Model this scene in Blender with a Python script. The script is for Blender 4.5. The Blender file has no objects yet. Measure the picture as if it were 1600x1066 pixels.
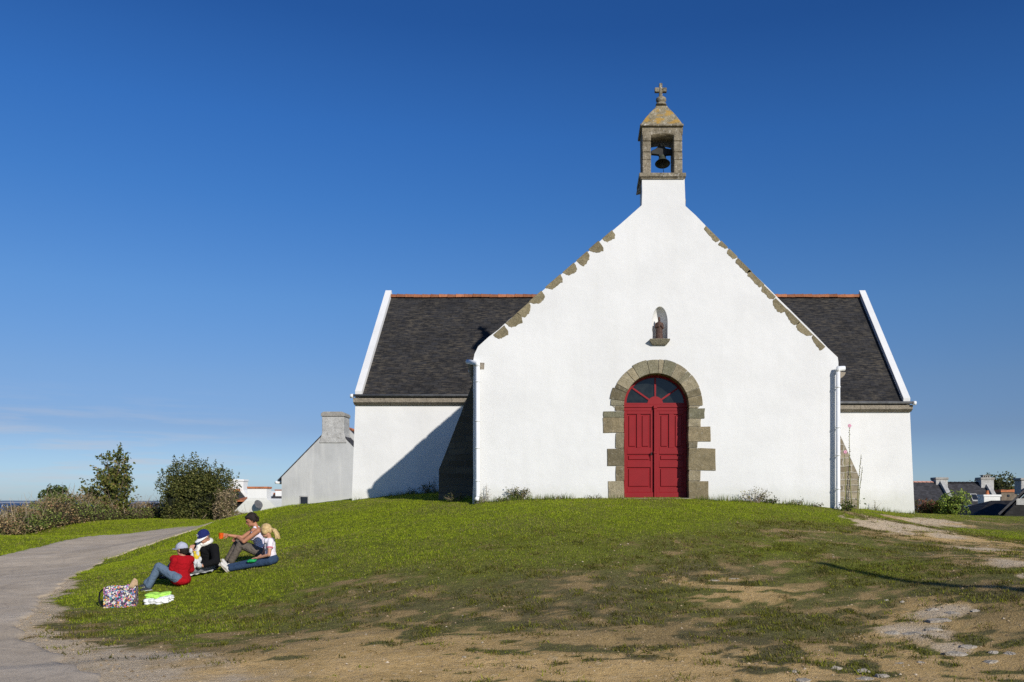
import bpy, bmesh, math, random
import numpy as np
from mathutils import Vector, Matrix, Euler

random.seed(7)
RNG = np.random.default_rng(11)
SC = bpy.context.scene
COL = SC.collection
F, XC, HZ, EYE = 1350.0, 911.0, 784.0, 1.6     # measured focal length / principal point of the photograph (pixels), eye height

def P(px, py, Y):
    """survey a point of the place: picture measurement + distance -> metres"""
    return Vector(((px - XC) * Y / F, Y, EYE + (HZ - py) * Y / F))

def ss(a, b, x):
    t = np.clip((np.asarray(x, float) - a) / (b - a), 0, 1)
    return t * t * (3 - 2 * t)

# ------------------------------------------------------------------ numpy noise
def vnoise(x, y, seed=0):
    x = np.asarray(x, float); y = np.asarray(y, float)
    xi = np.floor(x).astype(np.int64); yi = np.floor(y).astype(np.int64)
    xf = x - xi; yf = y - yi
    u = xf * xf * (3 - 2 * xf); v = yf * yf * (3 - 2 * yf)
    def h(a, b):
        n = (a * 374761393 + b * 668265263 + seed * 982451653) & 0x7fffffff
        n = ((n ^ (n >> 13)) * 1274126177) & 0x7fffffff
        n = (n ^ (n >> 16)) & 0xffff
        return n / 65535.0
    return (h(xi, yi) * (1 - u) + h(xi + 1, yi) * u) * (1 - v) + (h(xi, yi + 1) * (1 - u) + h(xi + 1, yi + 1) * u) * v

def fbm(x, y, seed=0, oct=4):
    s = 0; a = .5; t = 0
    for i in range(oct):
        s = s + a * vnoise(x * 2 ** i + 17.3 * i, y * 2 ** i - 9.1 * i, seed + i); t += a; a *= .5
    return s / t

# ------------------------------------------------------------------ terrain
CTRL = []
for px, py, Y in [
    (-100,1066,7.66),(150,1066,7.66),(600,1066,7.66),(1020,1066,7.7),(1400,1066,7.7),(1600,1066,7.8),
    (60,965,11.9),(75,930,14.8),(150,880,22.5),(250,845,30),(310,828,36),
    (0,870,25),(150,838,37.5),(250,827,41),(305,824,39.5),(0,930,14.8),(-200,880,22.5),(-150,930,14.8),
    (0,839,32),(150,817,45),(280,811,50),(-200,845,29),
    (1020,986,10),(1020,919,12),(1020,863,14),(1020,822,16),(1020,797,18),(1020,779,20),
    (700,986,10),(700,925,12),(700,875,14),(700,836,16),(700,806,18.5),(745,786,20),
    (450,974,11),(450,924,13),(470,845,18.5),(480,815,22),(440,795,27),(395,803,30),
    (549,782,25.3),(685,770,25),
    (1400,986,10),(1400,919,12),(1400,870,14),(1400,838,17),(1400,815,21),(1430,803,25.3),
    (1310,795,20),(1345,797,21),(1600,808,27),(1600,850,17),(1600,917,11.0),(1600,986,9.5),
    (413,872,15.6),(357,886,15.6),(424,882,15.0),(355,894,15.0),(323,892,15.4),(283,914,14.3),(225,921,14.3),
    (185,951,13.0),(240,948,13.2)]:
    p = P(px, py, Y); CTRL.append((p.x, p.y, p.z))
CTRL += [(-10,0,0),(0,0,0),(10,0,.05),(0,-20,0),(20,0,.1),(-25,0,0),(25,15,.6),(25,30,.8),(-30,15,0),(-35,30,0),
         (0,33,1.4),(9,33,1.0),(-6,33,1.15),(-12,45,.35),(0,50,.3),(20,45,.2),(-30,60,-.5),(-18,62,-.5),(0,65,-.7),(30,60,-.9),(-42,42,-.2),(15,28,1.1)]
CTRL = np.array(CTRL)
def _U(d2):
    return np.where(d2 < 1e-9, 0.0, d2 * np.log(np.maximum(d2, 1e-9)))
def _fit():
    n = len(CTRL); xy = CTRL[:, :2]
    K = _U(((xy[:, None] - xy[None]) ** 2).sum(2)) + np.eye(n) * .8
    Pm = np.hstack([np.ones((n, 1)), xy])
    A = np.zeros((n + 3, n + 3)); A[:n, :n] = K; A[:n, n:] = Pm; A[n:, :n] = Pm.T
    return np.linalg.solve(A, np.concatenate([CTRL[:, 2], np.zeros(3)]))
TPS = _fit()
def zg(x, y):
    x = np.atleast_1d(np.asarray(x, float)); y = np.atleast_1d(np.asarray(y, float))
    shp = x.shape; x = x.ravel(); y = y.ravel()
    out = np.empty_like(x)
    R = np.hypot(x, y - 18)
    far = -.6 - 1.8 * ss(50, 85, R) - 26 * ss(95, 420, R)
    for i in range(0, len(x), 20000):
        xs = np.clip(x[i:i+20000], -60, 60); ys = np.clip(y[i:i+20000], -40, 80)
        d2 = (xs[:, None] - CTRL[None, :, 0]) ** 2 + (ys[:, None] - CTRL[None, :, 1]) ** 2
        out[i:i+20000] = _U(d2) @ TPS[:-3] + TPS[-3] + TPS[-2] * xs + TPS[-1] * ys
    w = ss(44, 62, R)
    z = out * (1 - w) + far * w
    near = 1 - ss(30, 60, R)
    z = z + near * (.05 * (fbm(x * .9, y * .9, 5, 3) - .5) + .05 * (fbm(x * 3.1, y * 3.1, 8, 3) - .5))
    return z.reshape(shp)
def zg1(x, y): return float(zg([x], [y])[0])
def hit(px, py, ymin=5.0, ymax=70.0):
    """where a sight line meets the ground"""
    Y = np.arange(ymin, ymax, .04)
    X = (px - XC) * Y / F; Z = EYE + (HZ - py) * Y / F
    d = Z - zg(X, Y)
    k = np.where(d <= 0)[0]
    i = k[0] if len(k) else len(Y) - 1
    return Vector((X[i], Y[i], float(zg([X[i]], [Y[i]])[0])))

# ------------------------------------------------------------------ materials
def newmat(name):
    m = bpy.data.materials.new(name); m.use_nodes = True
    nt = m.node_tree; b = nt.nodes['Principled BSDF']
    return m, nt, b
def N(nt, t, **kw):
    n = nt.nodes.new(t)
    for k, v in kw.items():
        if k.startswith('i_'):
            n.inputs[k[2:].replace('_', ' ')].default_value = v
        else: setattr(n, k, v)
    return n
def L(nt, a, b): nt.links.new(a, b)
def ramp(nt, fac, stops):
    r = N(nt, 'ShaderNodeValToRGB')
    e = r.color_ramp.elements
    while len(e) < len(stops): e.new(.5)
    for i, (p, c) in enumerate(stops):
        e[i].position = p; e[i].color = (c[0], c[1], c[2], 1) if hasattr(c, '__len__') else (c, c, c, 1)
    L(nt, fac, r.inputs[0]); return r.outputs[0]
def mix(nt, fac, a, b, mode='MIX'):
    m = N(nt, 'ShaderNodeMix', data_type='RGBA', blend_type=mode)
    for s, v in ((0, fac), (6, a), (7, b)):
        if hasattr(v, 'is_output'): L(nt, v, m.inputs[s])
        elif s == 0: m.inputs[0].default_value = v
        else: m.inputs[s].default_value = (*v[:3], 1)
    return m.outputs[2]
def noise(nt, vec, scale, detail=4, rough=.55, dist=0):
    n = N(nt, 'ShaderNodeTexNoise'); n.inputs['Scale'].default_value = scale
    n.inputs['Detail'].default_value = detail; n.inputs['Roughness'].default_value = rough; n.inputs['Distortion'].default_value = dist
    if vec is not None: L(nt, vec, n.inputs['Vector'])
    return n.outputs['Fac']
def geo_pos(nt): return N(nt, 'ShaderNodeNewGeometry').outputs['Position']
def obj_co(nt): return N(nt, 'ShaderNodeTexCoord').outputs['Object']
def scaled(nt, vec, s):
    m = N(nt, 'ShaderNodeMapping'); m.inputs['Scale'].default_value = s; L(nt, vec, m.inputs['Vector']); return m.outputs[0]
def bump(nt, b, h, strength=.3, dist=.02):
    n = N(nt, 'ShaderNodeBump'); n.inputs['Strength'].default_value = strength; n.inputs['Distance'].default_value = dist
    L(nt, h, n.inputs['Height']); L(nt, n.outputs[0], b.inputs['Normal'])

MATS = {}
def simple(name, c, rough=.7, var=.2, scale=8, bstr=.2, bdist=.01, metal=0.0, bscale=None):
    if name in MATS: return MATS[name]
    m, nt, b = newmat(name); o = obj_co(nt)
    f = noise(nt, o, scale, 5)
    c0 = [v * (1 - var) for v in c]; c1 = [min(1, v * (1 + var)) for v in c]
    L(nt, ramp(nt, f, [(.3, c0), (.7, c1)]), b.inputs['Base Color'])
    b.inputs['Roughness'].default_value = rough; b.inputs['Metallic'].default_value = metal
    b.inputs['Specular IOR Level'].default_value = .3
    if bstr: bump(nt, b, noise(nt, o, bscale or scale * 4, 4), bstr, bdist)
    MATS[name] = m; return m

def m_whitewash(name='whitewash', base=(.725, .72, .70), stain=.11, grime=.0):
    m, nt, b = newmat(name); g = geo_pos(nt)
    f = noise(nt, g, .7, 6, .6)
    streak = noise(nt, scaled(nt, g, (3.5, 3.5, .35)), 1.0, 5, .65)
    c = ramp(nt, f, [(.25, [v * (1 - stain) for v in base]), (.6, base)])
    c = mix(nt, ramp(nt, streak, [(.50, 0), (.8, .30 + grime)]), c, (.62, .61, .57))
    fine = noise(nt, g, 14, 5, .6)
    c = mix(nt, ramp(nt, fine, [(.55, 0), (.85, .10 + grime)]), c, (.6, .58, .52))
    sx = N(nt, 'ShaderNodeSeparateXYZ'); L(nt, g, sx.inputs[0])
    hh = N(nt, 'ShaderNodeMath', operation='MULTIPLY_ADD'); L(nt, noise(nt, g, 3.5, 5, .65), hh.inputs[0]); hh.inputs[1].default_value = -.55; L(nt, sx.outputs[2], hh.inputs[2])
    mr = N(nt, 'ShaderNodeMapRange'); L(nt, hh.outputs[0], mr.inputs[0]); mr.inputs[1].default_value = 1.30; mr.inputs[2].default_value = 1.75; mr.inputs[3].default_value = .55; mr.inputs[4].default_value = 0
    c = mix(nt, mr.outputs[0], c, (.52, .52, .44))
    L(nt, c, b.inputs['Base Color'])
    b.inputs['Roughness'].default_value = .85; b.inputs['Specular IOR Level'].default_value = .2
    n1 = noise(nt, g, 2.2, 3, .5); n2 = noise(nt, g, 26, 4, .6)
    a = N(nt, 'ShaderNodeMath', operation='MULTIPLY_ADD'); L(nt, n2, a.inputs[0]); a.inputs[1].default_value = .14; L(nt, n1, a.inputs[2])
    bump(nt, b, a.outputs[0], .32, .04)
    return m
MATS['white'] = m_whitewash()
MATS['house_white'] = m_whitewash('house_white', (.78, .77, .74), .08)
MATS['grey_render'] = m_whitewash('grey_render', (.47, .47, .455), .18, .35)

def m_slate(name, base, lichen=.5, w=.24, h=.13):
    m, nt, b = newmat(name)
    uv = N(nt, 'ShaderNodeUVMap').outputs[0]
    br = N(nt, 'ShaderNodeTexBrick'); br.offset = .5
    br.inputs['Scale'].default_value = 1; br.inputs['Brick Width'].default_value = w; br.inputs['Row Height'].default_value = h
    br.inputs['Mortar Size'].default_value = .006; br.inputs['Mortar Smooth'].default_value = .3; br.inputs['Bias'].default_value = -.1
    br.inputs['Color1'].default_value = (*[v * .65 for v in base], 1); br.inputs['Color2'].default_value = (*[v * 1.5 for v in base], 1)
    br.inputs['Mortar'].default_value = (*[v * .25 for v in base], 1)
    L(nt, uv, br.inputs['Vector'])
    big = noise(nt, uv, .55, 5, .6)
    c = mix(nt, ramp(nt, big, [(.3, .55), (.7, 0)]), br.outputs['Color'], [v * .6 for v in base])
    st = noise(nt, scaled(nt, uv, (4.0, 16.0, 1)), 1.0, 6, .72)
    msk = noise(nt, uv, .8, 4, .6)
    a = N(nt, 'ShaderNodeMath', operation='MULTIPLY'); L(nt, ramp(nt, st, [(.47, 0), (.60, 1)]), a.inputs[0]); L(nt, ramp(nt, msk, [(.28, .15 * lichen), (.60, lichen)]), a.inputs[1])
    c = mix(nt, a.outputs[0], c, (.10, .085, .063))
    sp = noise(nt, uv, 30, 3, .5)
    c = mix(nt, ramp(nt, sp, [(.60, 0), (.68, .55 * lichen)]), c, (.13, .115, .088))
    L(nt, c, b.inputs['Base Color']); b.inputs['Roughness'].default_value = .75
    b.inputs['Specular IOR Level'].default_value = .14
    bump(nt, b, br.outputs['Color'], .5, .03)
    return m
MATS['slate'] = m_slate('slate', (.026, .0262, .0285), .8)
MATS['far_slate'] = m_slate('far_slate', (.050, .050, .056), .35, .3, .2)
MATS['dark_slate'] = m_slate('dark_slate', (.024, .023, .023), .15, .3, .2)

def m_stone(name, ca, cb, lichen=(.33, .33, .27), lam=.35, scale=5, attr=False, orange=0.0):
    m, nt, b = newmat(name); g = geo_pos(nt)
    f = noise(nt, g, scale, 7, .65, .4)
    c = ramp(nt, f, [(.3, ca), (.7, cb)])
    if attr:
        at = N(nt, 'ShaderNodeAttribute', attribute_name='Col')
        c = mix(nt, 1.0, c, at.outputs['Color'], 'MULTIPLY')
    f2 = noise(nt, g, scale * 2.6, 6, .7)
    c = mix(nt, ramp(nt, f2, [(.56, 0), (.66, lam)]), c, lichen)
    f4 = noise(nt, g, scale * 7, 5, .7)
    c = mix(nt, ramp(nt, f4, [(.3, .75), (.5, 0)]), c, [v * .25 for v in ca])
    if orange:
        f3 = noise(nt, g, scale * 1.1, 5, .6)
        c = mix(nt, ramp(nt, f3, [(.50, 0), (.60, orange)]), c, (.40, .235, .045))
    L(nt, c, b.inputs['Base Color']); b.inputs['Roughness'].default_value = .9; b.inputs['Specular IOR Level'].default_value = .2
    bump(nt, b, noise(nt, g, scale * 5, 6, .7), .8, .03)
    return m
MATS['belfry_stone'] = m_stone('belfry_stone', (.12, .10, .066), (.37, .32, .235), (.60, .56, .49), .85, 4.5)
MATS['belfry_roof'] = m_stone('belfry_roof', (.13, .11, .068), (.40, .335, .215), (.60, .55, .45), .7, 5, orange=.85)
MATS['quoin'] = m_stone('quoin', (.20, .18, .125), (.36, .32, .23), (.46, .43, .36), .3, 6, attr=True)
MATS['rake_stone'] = m_stone('rake_stone', (.18, .155, .095), (.33, .28, .18), (.42, .39, .31), .3, 8, attr=True)
MATS['cornice'] = m_stone('cornice', (.22, .19, .15), (.36, .31, .24), (.40, .37, .32), .2, 4)
MATS['rock'] = m_stone('rock', (.34, .29, .22), (.52, .46, .375), (.58, .54, .47), .4, 9)
MATS['ridge'] = m_stone('ridge', (.33, .12, .055), (.48, .20, .10), (.30, .24, .16), .35, 6, attr=True)
MATS['far_stone'] = m_stone('far_stone', (.12, .095, .07), (.24, .19, .14), (.3, .28, .22), .3, 2.5)

def m_rubble(name='rubble', k=1.0, mk=1.0):
    m, nt, b = newmat(name); g = geo_pos(nt)
    uv = N(nt, 'ShaderNodeUVMap').outputs[0]
    wob = N(nt, 'ShaderNodeTexNoise'); wob.inputs['Scale'].default_value = 2.2; wob.inputs['Detail'].default_value = 3; L(nt, uv, wob.inputs['Vector'])
    mx = N(nt, 'ShaderNodeMix', data_type='VECTOR'); mx.inputs[0].default_value = .16
    L(nt, uv, mx.inputs[4]); L(nt, wob.outputs['Color'], mx.inputs[5])
    br = N(nt, 'ShaderNodeTexBrick'); br.offset = .43
    br.inputs['Scale'].default_value = 1; br.inputs['Brick Width'].default_value = .36; br.inputs['Row Height'].default_value = .135
    br.inputs['Mortar Size'].default_value = .016; br.inputs['Mortar Smooth'].default_value = .4
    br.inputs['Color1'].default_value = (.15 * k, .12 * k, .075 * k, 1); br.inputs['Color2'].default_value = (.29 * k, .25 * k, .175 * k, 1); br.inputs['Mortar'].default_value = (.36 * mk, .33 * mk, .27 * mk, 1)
    L(nt, mx.outputs[1], br.inputs['Vector'])
    f = noise(nt, g, 9, 6, .7)
    c = mix(nt, ramp(nt, f, [(.3, .6), (.6, 0)]), br.outputs['Color'], (.09, .075, .05))
    L(nt, c, b.inputs['Base Color']); b.inputs['Roughness'].default_value = .9
    a = N(nt, 'ShaderNodeMath', operation='MULTIPLY_ADD'); L(nt, f, a.inputs[0]); a.inputs[1].default_value = .5; L(nt, br.outputs['Fac'], a.inputs[2])
    bump(nt, b, a.outputs[0], .6, .03)
    return m
MATS['rubble'] = m_rubble('rubble', 1.25, 1.1); MATS['shaded_rubble'] = m_rubble('shaded_rubble', .42, .22)  # second copy: darker stones, with the facade's shade put into their colour

def m_leaf(name, trans=.3, rough=.55):
    m, nt, b = newmat(name)
    at = N(nt, 'ShaderNodeAttribute', attribute_name='Col')
    L(nt, at.outputs['Color'], b.inputs['Base Color']); b.inputs['Roughness'].default_value = rough
    b.inputs['Specular IOR Level'].default_value = .12
    t = N(nt, 'ShaderNodeBsdfTranslucent'); L(nt, at.outputs['Color'], t.inputs[0])
    ms = N(nt, 'ShaderNodeMixShader'); ms.inputs[0].default_value = trans
    L(nt, b.outputs[0], ms.inputs[1]); L(nt, t.outputs[0], ms.inputs[2])
    L(nt, ms.outputs[0], nt.nodes['Material Output'].inputs[0])
    return m
MATS['leaf'] = m_leaf('leaf')
MATS['blade'] = m_leaf('blade', .35, .7)
MATS['bark'] = simple('bark', (.13, .10, .07), .9, .4, 12, .5, .02)
MATS['twig'] = simple('twig', (.20, .155, .105), .9, .4, 9, .2)
MATS['red'] = simple('red_paint', (.235, .0055, .009), .5, .06, 4, .12, .003, bscale=40)
MATS['pipe'] = simple('pipe_paint', (.74, .75, .75), .4, .06, 5, .05)
MATS['zinc'] = simple('zinc', (.10, .10, .10), .5, .3, 7, .1)
MATS['iron'] = simple('iron', (.02, .02, .018), .6, .4, 10, .2)
MATS['bronze'] = simple('bronze', (.055, .062, .048), .5, .45, 14, .2)
MATS['wood_statue'] = simple('statue_wood', (.085, .048, .036), .75, .45, 30, .5, .01)
MATS['pole'] = simple('pole_wood', (.18, .14, .10), .85, .3, 8, .3)
MATS['tile'] = simple('ridge_tile', (.42, .145, .06), .8, .4, 3, .3, .01)
MATS['pink_tile'] = simple('pink_tile', (.50, .27, .20), .8, .25, 5, .2)
MATS['chimney_grey'] = m_stone('chimney_grey', (.34, .33, .31), (.55, .54, .51), (.13, .12, .10), .6, 3)
MATS['chimney_cap'] = m_stone('chimney_cap', (.26, .24, .21), (.42, .40, .36), (.12, .11, .09), .5, 4)
MATS['window_dark'] = simple('window_dark', (.02, .024, .032), .15, .2, 4, 0)
MATS['mortar'] = simple('mortar', (.30, .27, .21), .95, .25, 12, .3)
MATS['sail'] = simple('sail', (.85, .85, .83), .7, .05, 1, 0)

def m_glass():
    m, nt, b = newmat('fanlight_glass')
    f = noise(nt, obj_co(nt), 6, 4)
    L(nt, ramp(nt, f, [(.35, (.008, .010, .010)), (.7, (.022, .026, .025))]), b.inputs['Base Color'])
    b.inputs['Roughness'].default_value = .12; b.inputs['Specular IOR Level'].default_value = .5
    bump(nt, b, noise(nt, obj_co(nt), 3, 2), .05, .02)
    return m
MATS['glass'] = m_glass()

def m_cloth(name, c, var=.12, sc=60):
    m, nt, b = newmat(name); o = obj_co(nt)
    f = noise(nt, o, 7, 5, .6)
    L(nt, ramp(nt, f, [(.3, [v * (1 - var * 1.6) for v in c]), (.7, [min(1, v * (1 + var)) for v in c])]), b.inputs['Base Color'])
    b.inputs['Roughness'].default_value = .9; b.inputs['Specular IOR Level'].default_value = .15
    a = N(nt, 'ShaderNodeMath', operation='MULTIPLY_ADD'); L(nt, noise(nt, o, 11, 3, .5, 1.2), a.inputs[0]); a.inputs[1].default_value = 6.0; L(nt, noise(nt, o, sc, 2), a.inputs[2])
    bump(nt, b, a.outputs[0], .45, .013)
    return m
for nm, c in dict(red_shirt=(.33, .005, .010), black_jacket=(.007, .007, .008), white_scarf=(.80, .77, .70), navy=(.015, .022, .11),
                  white_cloth=(.80, .79, .77), grey_cap=(.40, .41, .50), jeans=(.105, .15, .21), dark_jeans=(.030, .055, .105),
                  brown_trousers=(.125, .105, .085), lilac_top=(.66, .60, .68), pink_tee=(.76, .70, .74), pink_trim=(.62, .16, .20),
                  grey_trousers=(.17, .18, .19), lime=(.42, .75, .12), tan_cloth=(.48, .33, .20), black_strap=(.012, .012, .014),
                  shoe_white=(.60, .58, .53), shoe_dark=(.05, .055, .075), plastic=(.56, .56, .55), orange=(.80, .12, .012),
                  green_item=(.02, .30, .09), sole=(.42, .37, .30), yellow=(.65, .47, .04), dark_towel=(.05, .07, .12)).items():
    MATS[nm] = m_cloth(nm, c)
MATS['skin'] = simple('skin', (.46, .235, .15), .55, .10, 18, .1, .003)
MATS['skin_tan'] = simple('skin_tan', (.40, .18, .10), .55, .10, 18, .1, .003)
MATS['hair_dark'] = simple('hair_dark', (.016, .010, .007), .75, .5, 60, .5, .006)
MATS['hair_blond'] = simple('hair_blond', (.50, .35, .16), .5, .35, 45, .5, .006)
MATS['hair_grey'] = simple('hair_grey', (.12, .10, .08), .6, .4, 50, .5, .006)
MATS['eye'] = simple('eye', (.03, .02, .015), .2, .1, 5, 0)
MATS['petal'] = simple('petal', (.62, .30, .40), .7, .25, 20, .1)

def m_bag():
    m, nt, b = newmat('bag_print'); o = obj_co(nt)
    v = N(nt, 'ShaderNodeTexVoronoi'); v.inputs['Scale'].default_value = 52; v.inputs['Randomness'].default_value = 1
    d = N(nt, 'ShaderNodeTexNoise'); d.inputs['Scale'].default_value = 16; d.inputs['Detail'].default_value = 4; L(nt, o, d.inputs['Vector'])
    mx = N(nt, 'ShaderNodeMix', data_type='VECTOR'); mx.inputs[0].default_value = .06; L(nt, o, mx.inputs[4]); L(nt, d.outputs['Color'], mx.inputs[5])
    L(nt, mx.outputs[1], v.inputs['Vector'])
    sep = N(nt, 'ShaderNodeSeparateColor'); L(nt, v.outputs['Color'], sep.inputs[0])
    r = N(nt, 'ShaderNodeValToRGB'); r.color_ramp.interpolation = 'CONSTANT'
    cols = [(.02, .015, .03), (.62, .58, .60), (.06, .03, .10), (.62, .25, .38), (.75, .70, .66), (.05, .30, .34), (.70, .24, .03), (.05, .04, .07), (.03, .02, .03), (.50, .15, .35), (.72, .62, .30), (.20, .22, .45)]
    e = r.color_ramp.elements
    while len(e) < len(cols): e.new(.5)
    for i, c in enumerate(cols): e[i].position = i / len(cols); e[i].color = (*c, 1)
    L(nt, sep.outputs[0], r.inputs[0])
    edge = N(nt, 'ShaderNodeTexVoronoi', feature='DISTANCE_TO_EDGE'); edge.inputs['Scale'].default_value = 52; L(nt, mx.outputs[1], edge.inputs['Vector'])
    c = mix(nt, ramp(nt, edge.outputs['Distance'], [(.04, .85), (.09, 0)]), r.outputs[0], (.02, .015, .03))
    L(nt, c, b.inputs['Base Color']); b.inputs['Roughness'].default_value = .6
    return m
MATS['bag'] = m_bag()

def m_ground():
    m, nt, b = newmat('ground'); g = geo_pos(nt)
    at = N(nt, 'ShaderNodeAttribute', attribute_name='Col')
    sep = N(nt, 'ShaderNodeSeparateColor'); L(nt, at.outputs['Color'], sep.inputs[0])
    grass, gravel, green = sep.outputs[0], sep.outputs[1], sep.outputs[2]
    n1 = noise(nt, g, 1.6, 6, .65); n2 = noise(nt, g, 9, 6, .7); n3 = noise(nt, g, 45, 4, .65); n4 = noise(nt, g, 150, 3, .6)
    dirt = ramp(nt, n1, [(.3, (.54, .35, .125)), (.7, (.76, .51, .22))])
    dirt = mix(nt, ramp(nt, n2, [(.30, .75), (.45, 0)]), dirt, (.22, .145, .062))
    dirt = mix(nt, ramp(nt, n2, [(.54, 0), (.70, .6)]), dirt, (.78, .60, .36))
    dirt = mix(nt, ramp(nt, n3, [(.55, 0), (.72, .6)]), dirt, (.66, .53, .34))
    dirt = mix(nt, ramp(nt, n4, [(.36, .6), (.46, 0)]), dirt, (.22, .15, .075))
    pale = ramp(nt, n3, [(.3, (.42, .315, .185)), (.7, (.78, .63, .44))])
    worn = mix(nt, ramp(nt, n3, [(.3, 0), (.7, 1)]), (.12, .085, .032), (.46, .325, .145))
    dirt = mix(nt, ramp(nt, at.outputs['Alpha'], [(.10, 0), (.50, .9)]), dirt, worn)
    dirt = mix(nt, gravel, dirt, pale)
    gr = ramp(nt, n2, [(.3, (.08, .10, .010)), (.7, (.235, .26, .022))])
    dry = ramp(nt, n2, [(.3, (.10, .085, .035)), (.7, (.20, .165, .08))])
    gr = mix(nt, green, dry, gr)
    gr = mix(nt, ramp(nt, n4, [(.36, .55), (.50, 0)]), gr, (.035, .04, .010))
    a = N(nt, 'ShaderNodeMath', operation='MULTIPLY_ADD'); L(nt, n3, a.inputs[0]); a.inputs[1].default_value = .7; L(nt, grass, a.inputs[2])
    a2 = N(nt, 'ShaderNodeMath', operation='MULTIPLY_ADD'); L(nt, n2, a2.inputs[0]); a2.inputs[1].default_value = .8; L(nt, a.outputs[0], a2.inputs[2])
    a3 = N(nt, 'ShaderNodeMath', operation='MULTIPLY'); L(nt, a2.outputs[0], a3.inputs[0]); a3.inputs[1].default_value = .5
    fac = ramp(nt, a3.outputs[0], [(.52, 0), (.66, 1)])
    c = mix(nt, fac, dirt, gr)
    L(nt, c, b.inputs['Base Color']); b.inputs['Roughness'].default_value = .95; b.inputs['Specular IOR Level'].default_value = .1
    h = N(nt, 'ShaderNodeMath', operation='MULTIPLY_ADD'); L(nt, n3, h.inputs[0]); h.inputs[1].default_value = .45; L(nt, n2, h.inputs[2])
    h2 = N(nt, 'ShaderNodeMath', operation='MULTIPLY_ADD'); L(nt, n4, h2.inputs[0]); h2.inputs[1].default_value = .25; L(nt, h.outputs[0], h2.inputs[2])
    bump(nt, b, h2.outputs[0], .85, .05)
    return m
MATS['ground'] = m_ground()

def m_asphalt():
    m, nt, b = newmat('asphalt'); g = geo_pos(nt)
    n1 = noise(nt, g, .8, 5, .6); n2 = noise(nt, g, 60, 4, .7); n3 = noise(nt, g, 5, 5, .7)
    c = ramp(nt, n1, [(.3, (.45, .36, .25)), (.7, (.66, .54, .39))])
    c = mix(nt, ramp(nt, n2, [(.35, .55), (.5, 0)]), c, (.17, .15, .125))
    c = mix(nt, ramp(nt, n2, [(.6, 0), (.72, .5)]), c, (.55, .51, .45))
    c = mix(nt, ramp(nt, n3, [(.33, .4), (.45, 0)]), c, (.22, .195, .16))
    v = N(nt, 'ShaderNodeTexVoronoi', feature='DISTANCE_TO_EDGE'); v.inputs['Scale'].default_value = .55
    wob = N(nt, 'ShaderNodeTexNoise'); wob.inputs['Scale'].default_value = 1.3; wob.inputs['Detail'].default_value = 6; L(nt, g, wob.inputs['Vector'])
    mx = N(nt, 'ShaderNodeMix', data_type='VECTOR'); mx.inputs[0].default_value = .35; L(nt, g, mx.inputs[4]); L(nt, wob.outputs['Color'], mx.inputs[5]); L(nt, mx.outputs[1], v.inputs['Vector'])
    c = mix(nt, ramp(nt, v.outputs['Distance'], [(.003, .2), (.010, 0)]), c, (.16, .13, .10))
    L(nt, c, b.inputs['Base Color']); b.inputs['Roughness'].default_value = .9; b.inputs['Specular IOR Level'].default_value = .2
    bump(nt, b, n2, .6, .01)
    return m
MATS['asphalt'] = m_asphalt()

def m_sea():
    m, nt, b = newmat('sea_water'); g = geo_pos(nt)
    n = noise(nt, scaled(nt, g, (.002, .008, 1)), 1, 5, .6)
    L(nt, ramp(nt, n, [(.35, (.020, .055, .13)), (.7, (.035, .09, .19))]), b.inputs['Base Color'])
    b.inputs['Roughness'].default_value = .55; b.inputs['Specular IOR Level'].default_value = .25
    bump(nt, b, noise(nt, g, .15, 4), .4, 1.0)
    return m
MATS['sea'] = m_sea()
MATS['coast'] = simple('coast', (.16, .22, .30), .9, .2, .002, 0)  # bluish grey: distance haze put into the colour of the land
MATS['beach'] = simple('beach', (.42, .44, .46), .9, .1, .002, 0)

# ------------------------------------------------------------------ mesh helpers
def world_of(o):
    v = Vector((0, 0, 0))
    while o is not None:
        v = v + o.location; o = o.parent
    return v
def tag(o, label=None, cat=None, group=None, kind=None):
    if label: o['label'] = label
    if cat: o['category'] = cat
    if group: o['group'] = group
    if kind: o['kind'] = kind
    return o
def thing(name, label, cat, loc, group=None):
    o = bpy.data.objects.new(name, None); COL.objects.link(o)
    o.location = loc; o.empty_display_size = .2
    return tag(o, label, cat, group)
def link(name, me, mat, parent=None, origin=None, smooth=False):
    """origin: world point to be the object's origin when it is top level"""
    base = world_of(parent) if parent is not None else Vector(origin or (0, 0, 0))
    n = len(me.vertices)
    co = np.empty(n * 3, np.float32); me.vertices.foreach_get('co', co)
    co = co.reshape(-1, 3) - np.array(base, np.float32)
    me.vertices.foreach_set('co', co.ravel()); me.update()
    if mat is not None:
        me.materials.clear(); me.materials.append(MATS[mat] if isinstance(mat, str) else mat)
    if smooth:
        me.polygons.foreach_set('use_smooth', [True] * len(me.polygons))
    o = bpy.data.objects.new(name, me); COL.objects.link(o)
    if parent is not None: o.parent = parent
    else: o.location = base
    return o

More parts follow.
